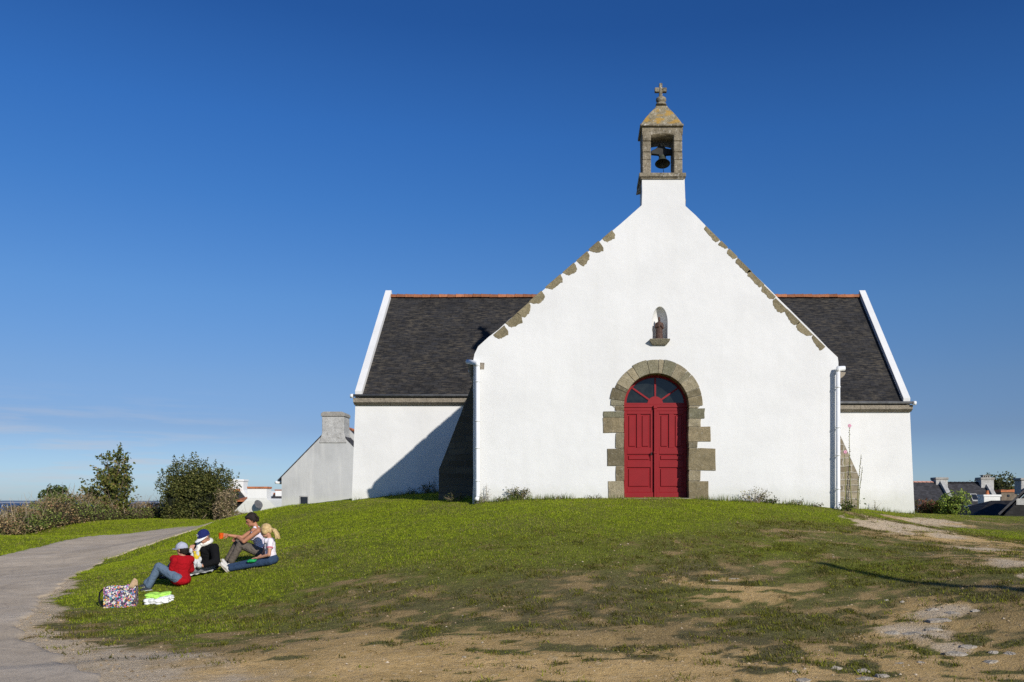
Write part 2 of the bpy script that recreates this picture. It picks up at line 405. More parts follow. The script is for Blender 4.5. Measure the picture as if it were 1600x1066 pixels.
class MB:
    def __init__(s): s.v = []; s.f = []; s.c = []; s.uv = {}
    def add(s, vs, fs, col=None):
        o = len(s.v); s.v += [tuple(v) for v in vs]; s.f += [tuple(i + o for i in f) for f in fs]
        s.c += [col or (1, 1, 1)] * len(vs); return s
    def box(s, x0, x1, y0, y1, z0, z1, col=None):
        vs = [(x, y, z) for z in (z0, z1) for y in (y0, y1) for x in (x0, x1)]
        return s.add(vs, [(0, 2, 3, 1), (4, 5, 7, 6), (0, 1, 5, 4), (2, 6, 7, 3), (0, 4, 6, 2), (1, 3, 7, 5)], col)
    def prism(s, poly, d, col=None):
        """poly: list of 3-D points (front face), d: extrusion vector"""
        n = len(poly); d = Vector(d); a = [Vector(p) for p in poly]; b = [p + d for p in a]
        fs = [tuple(range(n)), tuple(range(2 * n - 1, n - 1, -1))] + [(i, i + n, (i + 1) % n + n, (i + 1) % n) for i in range(n)]
        return s.add(a + b, fs, col)
    def tube(s, pts, rad, n=8, cap=True, col=None):
        pts = [Vector(p) for p in pts]
        if not hasattr(rad, '__len__'): rad = [rad] * len(pts)
        vs = []; ref = None
        for i, p in enumerate(pts):
            t = (pts[min(i + 1, len(pts) - 1)] - pts[max(i - 1, 0)])
            t = t.normalized() if t.length > 1e-9 else Vector((0, 0, 1))
            if ref is None: ref = t.orthogonal().normalized()
            ref = (ref - t * ref.dot(t))
            ref = ref.normalized() if ref.length > 1e-6 else t.orthogonal().normalized()
            q = t.cross(ref)
            for k in range(n):
                a = 2 * math.pi * k / n
                vs.append(p + (ref * math.cos(a) + q * math.sin(a)) * rad[i])
        fs = [(i * n + k, i * n + (k + 1) % n, (i + 1) * n + (k + 1) % n, (i + 1) * n + k) for i in range(len(pts) - 1) for k in range(n)]
        if cap: fs += [tuple(range(n - 1, -1, -1)), tuple((len(pts) - 1) * n + k for k in range(n))]
        return s.add(vs, fs, col)
    def ell(s, c, r, axes=None, nu=14, nv=9, col=None):
        c = Vector(c)
        if not hasattr(r, '__len__'): r = (r, r, r)
        ax = axes or (Vector((1, 0, 0)), Vector((0, 1, 0)), Vector((0, 0, 1)))
        vs = [c + ax[2] * r[2]]
        for i in range(1, nv):
            th = math.pi * i / nv
            for k in range(nu):
                ph = 2 * math.pi * k / nu
                vs.append(c + ax[0] * (r[0] * math.sin(th) * math.cos(ph)) + ax[1] * (r[1] * math.sin(th) * math.sin(ph)) + ax[2] * (r[2] * math.cos(th)))
        vs.append(c - ax[2] * r[2]); e = len(vs) - 1
        fs = [(0, 1 + k, 1 + (k + 1) % nu) for k in range(nu)]
        for i in range(nv - 2):
            for k in range(nu):
                a = 1 + i * nu; fs.append((a + k, a + nu + k, a + nu + (k + 1) % nu, a + (k + 1) % nu))
        a = 1 + (nv - 2) * nu
        fs += [(e, a + (k + 1) % nu, a + k) for k in range(nu)]
        return s.add(vs, fs, col)
    def chain(s, pts, rad, n=12):
        """limb: spheres at the joints, cones between"""
        for p, r in zip(pts, rad): s.ell(p, r, None, n, 8)
        for i in range(len(pts) - 1): s.tube([pts[i], pts[i + 1]], [rad[i], rad[i + 1]], n)
        return s
    def lathe(s, c, prof, n=20, col=None):
        c = Vector(c); vs = []
        for r, z in prof:
            for k in range(n):
                a = 2 * math.pi * k / n; vs.append(c + Vector((r * math.cos(a), r * math.sin(a), z)))
        m = len(prof)
        fs = [(i * n + k, i * n + (k + 1) % n, (i + 1) * n + (k + 1) % n, (i + 1) * n + k) for i in range(m - 1) for k in range(n)]
        return s.add(vs, fs, col)
    def mesh(s, name):
        me = bpy.data.meshes.new(name); me.from_pydata(s.v, [], s.f); me.update()
        bm = bmesh.new(); bm.from_mesh(me); bmesh.ops.recalc_face_normals(bm, faces=bm.faces); bm.to_mesh(me); bm.free()
        return me
    def build(s, name, mat, parent=None, origin=None, smooth=False, bevel=0, color=False, uv=None):
        me = s.mesh(name)
        if color:
            at = me.color_attributes.new('Col', 'FLOAT_COLOR', 'POINT')
            at.data.foreach_set('color', np.hstack([np.array(s.c, np.float32), np.ones((len(s.c), 1), np.float32)]).ravel())
        if uv: set_uv(me, uv)
        if bevel:
            bm = bmesh.new(); bm.from_mesh(me)
            es = [e for e in bm.edges if len(e.link_faces) == 2 and e.calc_face_angle(0) > .5]
            bmesh.ops.bevel(bm, geom=es, offset=bevel, segments=1, affect='EDGES', clamp_overlap=True)
            bm.to_mesh(me); bm.free()
        return link(name, me, mat, parent, origin, smooth)
def set_uv(me, mode):
    u = me.uv_layers.new(name='UVMap')
    for p in me.polygons:
        n = p.normal
        for li in p.loop_indices:
            v = me.vertices[me.loops[li].vertex_index].co
            if mode == 'roofx':        # slope facing +-y : u along x, v up the slope
                u.data[li].uv = (v.x, math.copysign(1, n.z) * math.hypot(v.z, v.y - 27.6) if False else v.z * 1.41)
            elif mode == 'wall':
                u.data[li].uv = (v.x + v.y * .93, v.z)
            elif mode == 'roofy':
                u.data[li].uv = (v.y, v.z * 1.41)

def wobble(poly, step=.35, amp=.006, seed=1):
    r = random.Random(seed); out = []
    for i, a in enumerate(poly):
        b = poly[(i + 1) % len(poly)]
        d = math.hypot(b[0] - a[0], b[1] - a[1]); n = max(1, int(d / step))
        for k in range(n):
            t = k / n; j = 0 if k == 0 else amp
            out.append((a[0] + (b[0] - a[0]) * t + r.uniform(-j, j), a[1] + (b[1] - a[1]) * t + r.uniform(-j, j)))
    return out

def plate(name, outer, holes, y0, y1, mat, parent, origin=None):
    """a wall with openings: outline + holes in (x, z), thickness y0..y1"""
    cu = bpy.data.curves.new(name, 'CURVE'); cu.dimensions = '2D'; cu.fill_mode = 'BOTH'; cu.extrude = (y1 - y0) / 2
    for poly in [outer] + list(holes):
        sp = cu.splines.new('POLY'); sp.points.add(len(poly) - 1)
        for p, q in zip(sp.points, poly): p.co = (q[0], q[1], 0, 1)
        sp.use_cyclic_u = True
    t = bpy.data.objects.new('tmp', cu); COL.objects.link(t)
    dg = bpy.context.evaluated_depsgraph_get(); dg.update()
    me = bpy.data.meshes.new_from_object(t.evaluated_get(dg)); me.name = name
    bpy.data.objects.remove(t); bpy.data.curves.remove(cu)
    n = len(me.vertices); co = np.empty(n * 3, np.float32); me.vertices.foreach_get('co', co); co = co.reshape(-1, 3)
    me.vertices.foreach_set('co', np.stack([co[:, 0], (y0 + y1) / 2 - co[:, 2], co[:, 1]], 1).ravel())
    bm = bmesh.new(); bm.from_mesh(me); bmesh.ops.remove_doubles(bm, verts=bm.verts, dist=1e-5); bmesh.ops.recalc_face_normals(bm, faces=bm.faces); bm.to_mesh(me); bm.free()
    return link(name, me, mat, parent, origin)

def remeshed(mb, name, mat, parent, voxel=.007, smooth=6, fac=.5):
    """grow one continuous skin over overlapping volumes"""
    me = mb.mesh(name)
    t = bpy.data.objects.new('tmp', me); COL.objects.link(t)
    m = t.modifiers.new('r', 'REMESH'); m.mode = 'VOXEL'; m.voxel_size = voxel
    if smooth:
        q = t.modifiers.new('s', 'SMOOTH'); q.iterations = smooth; q.factor = fac
    dg = bpy.context.evaluated_depsgraph_get(); dg.update()
    out = bpy.data.meshes.new_from_object(t.evaluated_get(dg)); out.name = name
    bpy.data.objects.remove(t); bpy.data.meshes.remove(me)
    return link(name, out, mat, parent, None, True)

def leaves(name, C, size, cols, mat, parent=None, origin=None, up=0.0, aspect=.6, droop=None):
    C = np.asarray(C, float); n = len(C)
    size = np.broadcast_to(np.asarray(size, float), (n,))
    a = RNG.normal(size=(n, 3)); a[:, 2] = a[:, 2] * .7 + (droop or 0); a /= np.linalg.norm(a, axis=1)[:, None]
    b = RNG.normal(size=(n, 3)); b[:, 2] += up * 1.0
    b = np.cross(a, b); b /= np.linalg.norm(b, axis=1)[:, None] + 1e-9
    s = size[:, None]
    V = np.stack([C - a * s * .5, C + b * s * aspect * .5 - a * s * .05, C + a * s * .5, C - b * s * aspect * .5 - a * s * .05], 1).reshape(-1, 3)
    return quads(name, V, np.repeat(np.asarray(cols), 4, 0), mat, parent, origin)
def quads(name, V, colv, mat, parent=None, origin=None, k=4):
    me = bpy.data.meshes.new(name); n = len(V) // k
    me.vertices.add(len(V)); me.vertices.foreach_set('co', V.astype(np.float32).ravel())
    me.loops.add(len(V)); me.loops.foreach_set('vertex_index', np.arange(len(V), dtype=np.int32))
    me.polygons.add(n); me.polygons.foreach_set('loop_start', np.arange(0, len(V), k, dtype=np.int32))
    me.update(calc_edges=True)
    at = me.color_attributes.new('Col', 'FLOAT_COLOR', 'POINT')
    at.data.foreach_set('color', np.hstack([colv, np.ones((len(V), 1))]).astype(np.float32).ravel())
    return link(name, me, mat, parent, origin)
def pal(n, cols, jit=.25, weights=None, k=1.0):
    cols = np.array(cols) * k; i = RNG.choice(len(cols), n, p=weights)
    return np.clip(cols[i] * RNG.uniform(1 - jit, 1 + jit, (n, 1)), 0, 1)

# ------------------------------------------------------------------ ground sheet
def axis(lo, hi, fine, out0, out1, g=1.16):
    a = list(np.arange(lo, hi + fine * .5, fine))
    s = fine; x = a[-1]
    while x < out1: s *= g; x += s; a.append(x)
    s = fine; x = a[0]
    while x > out0: s *= g; x -= s; a.insert(0, x)
    return np.array(a)
GX = axis(-17, 14, .11, -1500, 1500); GY = axis(6.5, 27, .09, -400, 1500, 1.12)
XX, YY = np.meshgrid(GX, GY)
ZZ = zg(XX, YY)

# edges of the lane (surveyed)
def resample(pts, n):
    pts = np.array([p[:2] for p in pts]); d = np.r_[0, np.cumsum(np.hypot(*np.diff(pts, axis=0).T))]
    t = np.linspace(0, d[-1], n)
    x = np.interp(t, d, pts[:, 0]); y = np.interp(t, d, pts[:, 1])
    k = np.ones(7) / 7
    xs = np.convolve(np.pad(x, 3, 'edge'), k, 'valid'); ys = np.convolve(np.pad(y, 3, 'edge'), k, 'valid')
    return np.stack([xs, ys], 1)
edgeR = [(.5, -12), (-1.6, 1), (-3.0, 5)] + [tuple(hit(a, b)[:2]) for a, b in [(155,1066),(112,1046),(84,1024),(53,1005),(30,976),(43,956),(55,942),(93,920),(118,900),(150,880),(200,862),(250,845),(300,830)]] + [(-13.5, 39.5), (-7, 43.5), (2, 47)]
edgeL = [(-4.5, -12), (-6.6, 1), (-8.2, 5), (-9.4, 8), (-11.5, 12.5), (-13.6, 17)] + [tuple(hit(a, b)[:2]) for a, b in [(0,870),(75,852),(150,838),(250,827.5)]] + [(-17.5, 43.2), (-13, 45), (-7, 48), (2, 51.5)]
RN = 420
def by_y(e):
    c = resample(e, 900); yA = np.linspace(-12, 35, 340); k = np.argsort(c[:, 1], kind='stable')
    near_ = np.stack([np.interp(yA, c[k, 1], c[k, 0]), yA], 1)
    i0 = np.argmax(c[:, 1] > 35.1)
    return np.vstack([near_, c[np.linspace(i0, 899, RN - 340).astype(int)]])
R_, L_ = by_y(edgeR), by_y(edgeL)
R_ += np.stack([(fbm(np.arange(RN) * .17, np.zeros(RN), 3, 3) - .5) * .5, np.zeros(RN)], 1)
R_ += np.stack([(fbm(np.arange(RN) * .7, np.zeros(RN), 13, 3) - .5) * .22, np.zeros(RN)], 1)


# grass cover surveyed at points of the lawn (1 = dense turf, 0 = bare soil)
COVER = []
for px, py, g in [(150,930,1),(250,960,.95),(300,920,1),(200,985,.95),(120,950,.9),(90,960,.5),(300,1000,.8),(250,1020,.6),(330,985,.85),(230,1035,.35),(150,970,.9),(100,985,.6),(180,1005,.6),(400,985,.75),(350,1005,.65),(300,1015,.7),(400,850,1),(500,830,1),(600,800,1),(700,830,1),(850,800,1),
    (950,800,1),(1000,830,.95),(1100,800,1),(1200,790,1),(1290,805,1),(1530,830,.9),(1590,840,.95),(500,900,.85),(600,870,.95),(400,960,.72),(500,950,.6),(600,950,.5),(700,900,.78),
    (800,870,.85),(900,860,.82),(1000,870,.75),(1100,860,.75),(1200,850,.78),(1300,840,.6),(400,905,.95),(350,940,.9),(450,985,.5),(380,1015,.3),
    (340,1055,0),(300,1030,.3),(400,1035,.1),(450,1042,.0),(430,1012,.35),(520,1030,0),(500,1005,.25),(600,1045,0),(560,1000,.15),(700,1000,.22),(800,970,.42),(900,1000,.4),(900,930,.5),(800,920,.55),(1000,950,.55),(1020,990,.55),(1000,1045,.05),(800,1045,.08),(1100,1045,.12),(1200,1045,.18),
    (1130,915,.15),(1180,930,.25),(1250,900,.6),(1400,890,.75),(1250,960,.5),(1230,985,.6),(1350,950,.38),(1430,985,.2),(1470,950,.12),(1450,920,.6),(1550,960,.5),(1500,1020,.2),(1400,1045,.15),(1600,890,.8),(1600,1000,.4),(1590,950,.55),
    (110,1030,0),(60,985,0),(130,1005,.25),(170,1060,0),(1410,824,0),(1450,816,0),(1400,804.5,.95),(1345,800,1),(1340,812,1),(1310,808,1),(1420,806,.8),(1480,840,.05),(1540,862,.1),(1590,880,.3),(1370,812,.5),(1350,860,.65),(1380,840,.4),(1450,850,.5),(1500,860,.4)]:
    p = hit(px, py); COVER.append((p.x, p.y, g))
COVER += [(-22,32,1),(-20,35,1),(-25,40,1),(-22,45,1),(-14,30,1),(-12,26,1),(-18,48,1),(-10,20,1),(0,30,1),(12,30,.9),(-30,30,1),(-12,40,1),(0,4,0),(5,3,.05),(-3,4,0),(12,8,.4),(14,14,.8)]
COVER = np.array(COVER)
def cover(x, y):
    x = np.asarray(x, float); shp = x.shape; x = x.ravel(); y = np.asarray(y, float).ravel(); out = np.empty_like(x)
    for i in range(0, len(x), 20000):
        # the lawn's blotches run across the slope: distances along y weigh more
        d2 = ((x[i:i+20000, None] - COVER[None, :, 0]) * .8) ** 2 + ((y[i:i+20000, None] - COVER[None, :, 1]) * 1.0) ** 2
        w = 1 / (d2 + .05) ** 1.6
        out[i:i+20000] = (w * COVER[None, :, 2]).sum(1) / w.sum(1)
    return out.reshape(shp)
def turf(x, y):
    c = cover(x, y)
    k = 1.15 - .85 * np.abs(c - .5) * 2
    n = (fbm(x * .8, y * 1.0, 21, 4) - .5) * .7 + (fbm(x * 4.2, y * 5.6, 31, 3) - .5) * 1.1
    t = c + n * k
    # scattered tufts that survive in the bare soil, and worn spots in the turf
    tuf = fbm(x * 3.6, y * 5.2, 55, 4)
    t = t + ss(.54, .64, tuf) * .7 * (1 - ss(.3, .8, c)) * ss(.0, .25, c + .05 * 1) - ss(.62, .72, fbm(x * 1.3, y * 1.9, 58, 3)) * .35 * (1 - ss(.7, 1., c))
    return np.clip(t, 0, 1), c
GR_PTS = np.array([[*hit(px, py)[:2], r] for px, py, r in [(1385,824,.7),(1415,822,.8),(1445,817,.8),(1465,814,.6),(1480,838,.4),(1530,858,.4),(1590,880,.4),(1640,900,.4),(1470,955,.3),(1430,988,.3),(1490,1018,.25)]])
def gravel(x, y):
    d = np.min(np.hypot(x[..., None] - GR_PTS[:, 0], y[..., None] - GR_PTS[:, 1]) / GR_PTS[:, 2], -1)
    rd = x - np.interp(y, R_[:, 1], R_[:, 0])            # sandy verge between lane and turf
    wv = .45 + .9 * ss(12.5, 8.5, y) if False else .42 + .75 * (1 - ss(8.2, 11.5, y))
    d = np.minimum(d, np.where((y < 17) & (rd > -1), np.maximum(rd, 0) / wv * (1 + .8 * ss(13, 17, y)), 9))
    return 1 - ss(.5, 1.5, d + (fbm(x * 2, y * 2, 44, 3) - .5) * 1.6 + (fbm(x * 7, y * 7, 45, 2) - .5) * 1.0)
TF, CV = turf(XX, YY)
near = (np.abs(XX) < 30) & (YY > 0) & (YY < 45)
GV = np.where(near, gravel(XX, YY), 0)
TF = np.clip(TF - GV * .7, 0, 1)
GREEN = np.clip(.15 + .9 * ss(.45, .95, CV) + (fbm(XX * .6, YY * .6, 61, 3) - .5) * .8, 0, 1)
nx, ny = len(GX), len(GY)
me = bpy.data.meshes.new('ground')
idx = np.arange(nx * ny).reshape(ny, nx)
q = np.stack([idx[:-1, :-1], idx[:-1, 1:], idx[1:, 1:], idx[1:, :-1]], -1).reshape(-1, 4)
me.vertices.add(nx * ny); me.vertices.foreach_set('co', np.stack([XX, YY, ZZ], -1).astype(np.float32).ravel())
me.loops.add(q.size); me.loops.foreach_set('vertex_index', q.astype(np.int32).ravel())
me.polygons.add(len(q)); me.polygons.foreach_set('loop_start', np.arange(0, q.size, 4, dtype=np.int32))
me.update(calc_edges=True)
at = me.color_attributes.new('Col', 'FLOAT_COLOR', 'POINT')
at.data.foreach_set('color', np.stack([TF, GV, GREEN, np.clip(CV, 0, 1)], -1).astype(np.float32).ravel())
tag(link('ground', me, 'ground', smooth=True), 'grassy hillock with worn bare soil in front of the chapel', 'ground', kind='structure')

# ------------------------------------------------------------------ road
T = np.r_[0, .006, np.linspace(.03, .97, 19), .994, 1]; M = len(T)
RX = R_[:, None, 0] * (1 - T) + L_[:, None, 0] * T; RY = R_[:, None, 1] * (1 - T) + L_[:, None, 1] * T
RZ = zg(RX, RY) + .026
RZ[:, 0] -= .042; RZ[:, -1] -= .042
me = bpy.data.meshes.new('road')
idx = np.arange(RN * M).reshape(RN, M)
q = np.stack([idx[:-1, :-1], idx[1:, :-1], idx[1:, 1:], idx[:-1, 1:]], -1).reshape(-1, 4)
me.from_pydata(np.stack([RX, RY, RZ], -1).reshape(-1, 3).tolist(), [], q.tolist())
bm = bmesh.new(); bm.from_mesh(me); bmesh.ops.recalc_face_normals(bm, faces=bm.faces)
if sum(f.normal.z for f in bm.faces) < 0: bmesh.ops.reverse_faces(bm, faces=bm.faces)
bm.to_mesh(me); bm.free()
tag(link('road', me, 'asphalt', smooth=True), 'narrow weathered tarmac lane curving behind the hillock', 'road', kind='structure')
def on_road(x, y, pad=.0):
    i = np.argmin(np.abs(R_[None, :, 1] - y[:, None]) + 0 * x[:, None], 1)
    # distance test against both edges at the same y (the lane runs mostly along y here)
    xr = np.interp(y, R_[:, 1], R_[:, 0]); xl = np.interp(y, L_[:, 1], L_[:, 0])
    return (x < xr + pad) & (x > xl - pad) & (y < 40)

# ------------------------------------------------------------------ grass blades (uncountable)
def grass_blades(name, n, xr, yr, hmin, hmax, wd, label, dense=False, seed=0, tuft=4):
    rs = np.random.default_rng(seed)
    # scatter uniformly over the ground of the area
    y = rs.uniform(yr[0], yr[1], n); x = rs.uniform(xr[0], xr[1], n)
    t, c = turf(x, y)
    gv = gravel(x, y)
    p = np.clip((t - gv * .7 - .42) * 2.0, 0, 1)
    keep = (rs.uniform(size=n) < p) & ~on_road(x, y, -.12) & ~((x > -2.5) & (x < 5.9) & (y > 19.97) & (y < 33)) & ~((x > -6.6) & (x < 9.6) & (y > 25.45) & (y < 33))
    x, y, t, c = x[keep], y[keep], t[keep], c[keep]
    x = np.repeat(x, tuft) + rs.normal(size=len(x) * tuft) * .022; y = np.repeat(y, tuft) + rs.normal(size=len(y) * tuft) * .022
    t = np.repeat(t, tuft); c = np.repeat(c, tuft); m = len(x)
    z = zg(x, y) - .004
    lush = ss(.55, 1.0, c)
    h = rs.uniform(hmin, hmax, m) * (.55 + .6 * lush) * (.7 + .7 * fbm(x * 1.7, y * 1.7, 71, 2))
    a = rs.uniform(0, 2 * math.pi, m); lean = rs.uniform(.1, .8, m)
    dx = np.cos(a) * lean * h; dy = np.sin(a) * lean * h
    b = a + rs.uniform(.6, 2.4, m); w = wd * rs.uniform(.6, 1.3, m)
    V = np.empty((m, 3, 3))
    V[:, 0] = np.stack([x - np.cos(b) * w, y - np.sin(b) * w, z], 1); V[:, 1] = np.stack([x + np.cos(b) * w, y + np.sin(b) * w, z], 1)
    V[:, 2] = np.stack([x + dx, y + dy, z + h], 1)
    gcol = np.array([[.31, .385, .018], [.25, .33, .014], [.39, .43, .032], [.185, .245, .012]])
    dcol = np.array([[.36, .29, .13], [.28, .22, .10], [.24, .225, .06], [.20, .21, .04]])
    green = np.clip(.02 + .90 * lush + (fbm(x * .6, y * .6, 61, 3) - .5) * .9 + (fbm(x * 2.5, y * 2.5, 62, 2) - .5) * .6, .05, .97)
    isg = rs.uniform(size=m) < green
    col = np.where(isg[:, None], gcol[rs.integers(0, 4, m)], dcol[rs.integers(0, 4, m)]) * rs.uniform(.75, 1.25, (m, 1))
    return tag(quads(name, V.reshape(-1, 3), np.repeat(col, 3, 0), 'blade', k=3), label, 'grass', kind='stuff')
grass_blades('grass', 230000, (-11.5, 14), (7.2, 26.5), .012, .034, .0045, 'short green turf covering the hillock in front of the chapel', seed=3)
def tufts():
    rs = np.random.default_rng(15); n = 26000
    y = rs.uniform(7.0, 20, n) ** 1.0; x = rs.uniform(-9.5, 13, n)
    t, c = turf(x, y); g = gravel(x, y)
    p = np.clip((t - .12) * 1.3, .05, .8) * ss(.35, .6, fbm(x * 1.6, y * 2.2, 91, 3)) * 1.5 * (1 - ss(.65, .95, c)) * (1 - g * .8) * ss(0, .2, c + .1 * fbm(x, y, 3))
    k = (rs.uniform(size=n) < p) & ~on_road(x, y, -.1) & (y < 19.7); x, y = x[k], y[k]; m = 16
    s = np.repeat(rs.uniform(.5, 1.5, len(x)), m); X = np.repeat(x, m) + rs.normal(size=len(x) * m) * .05 * s; Y = np.repeat(y, m) + rs.normal(size=len(x) * m) * .05 * s
    z = zg(X, Y) - .004; q = len(X); h = rs.uniform(.018, .045, q) * s; a = rs.uniform(0, 6.28, q); l = rs.uniform(.3, 1.3, q); b = a + 1.5; w = rs.uniform(.004, .008, q)
    V = np.empty((q, 3, 3)); V[:, 0] = np.stack([X - np.cos(b) * w, Y - np.sin(b) * w, z], 1); V[:, 1] = np.stack([X + np.cos(b) * w, Y + np.sin(b) * w, z], 1)
    V[:, 2] = np.stack([X + np.cos(a) * l * h, Y + np.sin(a) * l * h, z + h], 1)
    base = np.array([[.13, .135, .016], [.18, .175, .025], [.10, .095, .016], [.22, .165, .065], [.25, .26, .025]])
    col = np.repeat(base[rs.integers(0, 5, len(x))], m, 0) * rs.uniform(.6, 1.3, (q, 1))
    tag(quads('grass_tufts', V.reshape(-1, 3), np.repeat(col, 3, 0), 'blade', k=3), 'sparse grass tufts surviving in the worn soil', 'grass', kind='stuff')
tufts()
grass_blades('verge_grass', 110000, (-32, -9), (22, 54), .02, .065, .007, 'longer green grass on the verges of the lane', seed=4, tuft=3)

# grass tussocks that lap against the foot of the walls
def foot_grass():
    rs = np.random.default_rng(9); xs = []; ys = []
    for (x0, x1, y) in [(-2.55, .95, 19.93), (2.5, 5.95, 19.93), (-6.9, -3.4, 25.38), (6.9, 9.75, 25.38)]:
        k = int((x1 - x0) * 260); xs.append(rs.uniform(x0, x1, k)); ys.append(y - np.abs(rs.normal(size=k)) * .10)
    x = np.concatenate(xs); y = np.concatenate(ys)
    k = fbm(x * 1.8, x * 0, 14, 3); keep = rs.uniform(size=len(x)) < ss(.25, .6, k)
    x, y, k = x[keep], y[keep], k[keep]; m = len(x)
    z = zg(x, y) - .01; h = rs.uniform(.05, .17, m) * (.5 + k)
    a = rs.uniform(0, 6.28, m); lean = rs.uniform(0, .6, m); b = rs.uniform(0, 6.28, m); w = rs.uniform(.004, .009, m)
    V = np.empty((m, 3, 3))
    V[:, 0] = np.stack([x - np.cos(b) * w, y - np.abs(np.sin(b)) * w, z], 1); V[:, 1] = np.stack([x + np.cos(b) * w, y - .001, z], 1)
    V[:, 2] = np.stack([x + np.cos(a) * lean * h, y - np.abs(np.sin(a) * lean * h), z + h], 1)
    col = pal(m, [[.12, .18, .025], [.09, .14, .02], [.17, .2, .04], [.2, .17, .07]])
    tag(quads('edge_grass', V.reshape(-1, 3), np.repeat(col, 3, 0), 'blade', k=3), 'taller uncut grass along the foot of the chapel walls', 'grass', kind='stuff')
foot_grass()

# ------------------------------------------------------------------ sea and far coast
me = bpy.data.meshes.new('sea')
SZ = -22.0
gx = [-45000, -12000, -3000, -600, 0, 600, 3000, 12000, 45000]; gy = [150, 600, 1500, 3000, 8000, 20000, 55000]
me.from_pydata([(x, y, SZ) for y in gy for x in gx], [], [(j * 9 + i, j * 9 + i + 1, (j + 1) * 9 + i + 1, (j + 1) * 9 + i) for j in range(6) for i in range(8)])
tag(link('sea', me, 'sea'), 'calm deep blue sea beyond the hedge', 'sea', kind='structure')
def coast(name, hfun, mat, y, label):
    b = MB(); n = 160; xs = np.linspace(-12000, 1500, n); h = hfun(xs)
    vs = [(x, y, SZ - 1) for x in xs] + [(x, y + 600, SZ + hh) for x, hh in zip(xs, h)]
    b.add(vs, [(i, i + 1, n + i + 1, n + i) for i in range(n - 1)])
    tag(b.build(name, mat), label, 'coast', kind='structure')
coast('far_coast', lambda x: 34 + 14 * fbm(x / 500, x * 0, 2, 4) - 10 * ss(-3000, 1500, x), 'coast', 15000, 'low hazy coastline along the horizon')
coast('far_beach', lambda x: 10 + 5 * fbm(x / 300, x * 0, 6, 4), 'beach', 14300, 'pale strip of beach at the foot of the far coast')

boat = thing('sailboat', 'white sailing boat seen through the gap between young tree and big bush', 'sailboat', P(226, 791.5, 2900), 'sailing boats out on the bay')
def boat_mesh(o, s):
    c = Vector(o.location)
    h = MB(); h.add([c + Vector(v) * s for v in [(-3.5, -.8, 0), (3, -.9, 0), (4.4, 0, 1.2), (3, .9, 0), (-3.5, .8, 0), (-3.8, -1, 1.1), (3, -1.2, 1.1), (3, 1.2, 1.1), (-3.8, 1, 1.1)]],
                    [(0, 1, 3, 4), (0, 5, 6, 1), (1, 6, 2), (1, 2, 3), (3, 2, 7), (3, 7, 8, 4), (4, 8, 5, 0), (5, 8, 7, 2, 6)])
    h.build('hull', 'sail', o)
    MB().tube([c + Vector((.4, 0, 1)) * s, c + Vector((.4, 0, 13)) * s], .1 * s, 6).build('mast', 'sail', o)
    MB().add([c + Vector(v) * s for v in [(.2, 0, 2), (-3.6, .7, 2.1), (.2, 0, 12.6), (-1.9, .6, 6.5)]], [(0, 1, 3), (0, 3, 2)]).build('mainsail', 'sail', o)
    MB().add([c + Vector(v) * s for v in [(.6, 0, 11), (4.2, 0, 1.4), (.7, .9, 1.9)]], [(0, 1, 2)]).build('jib', 'sail', o)
boat_mesh(boat, 1.0)
for (px, py, Y, lb) in [(3.5, 790, 3600, 'white sailing boat at the far left edge of the bay'), (11, 790.5, 3300, 'white sailing boat just right of the leftmost boat'), (62, 788.5, 4200, 'tiny white sailing boat over the hedge, left of the small dark bush')]:
    c = boat.copy(); COL.objects.link(c); c.location = P(px, py, Y); c['label'] = lb
    for ch in list(boat.children):
        k = ch.copy(); COL.objects.link(k); k.parent = c
for o in [x for x in COL.objects if x.get('category') == 'sailboat']:
    o.location.z = SZ - .1

# ------------------------------------------------------------------ the chapel
YF = 20.0
CH = thing('chapel', 'white chapel with bell gable, red arched door and slate transept roofs', 'chapel', (1.7, YF, 1.5))
def fx(px, Y=YF): return (px - XC) * Y / F
def fz(py, Y=YF): return EYE + (HZ - py) * Y / F
S = YF / F
def pz(pts, Y=YF): return [(fx(a, Y), fz(b, Y)) for a, b in pts]

out = pz([(738.5, 860), (739.5, 563), (741.5, 553), (747, 541.5), (1003, 320.5), (1003, 278), (1069.5, 278), (1071, 322), (1309, 558.5), (1310, 566), (1309.5, 860)])
out = wobble(out, .3, .011, 3)
# door opening (behind the surround) and niche
def arch(cx, spring, half, top_r, bottom, n=24, pointed=0):
    pts = [(cx - half, bottom)]
    for k in range(n + 1):
        a = math.pi * (1 - k / n)
        x = math.cos(a); y = math.sin(a)
        pts.append((cx + half * x, spring - top_r * (y ** (1 - pointed) if y > 0 else 0)))
    pts.append((cx + half, bottom)); return pts
hole1 = pz(arch(1025.5, 634, 53.5, 53.5, 779))
hole2 = pz(arch(1031, 503, 12.2, 24, 531, 18))
fac = plate('facade_wall', out, [hole1, hole2], YF, YF + .75, 'white', CH)

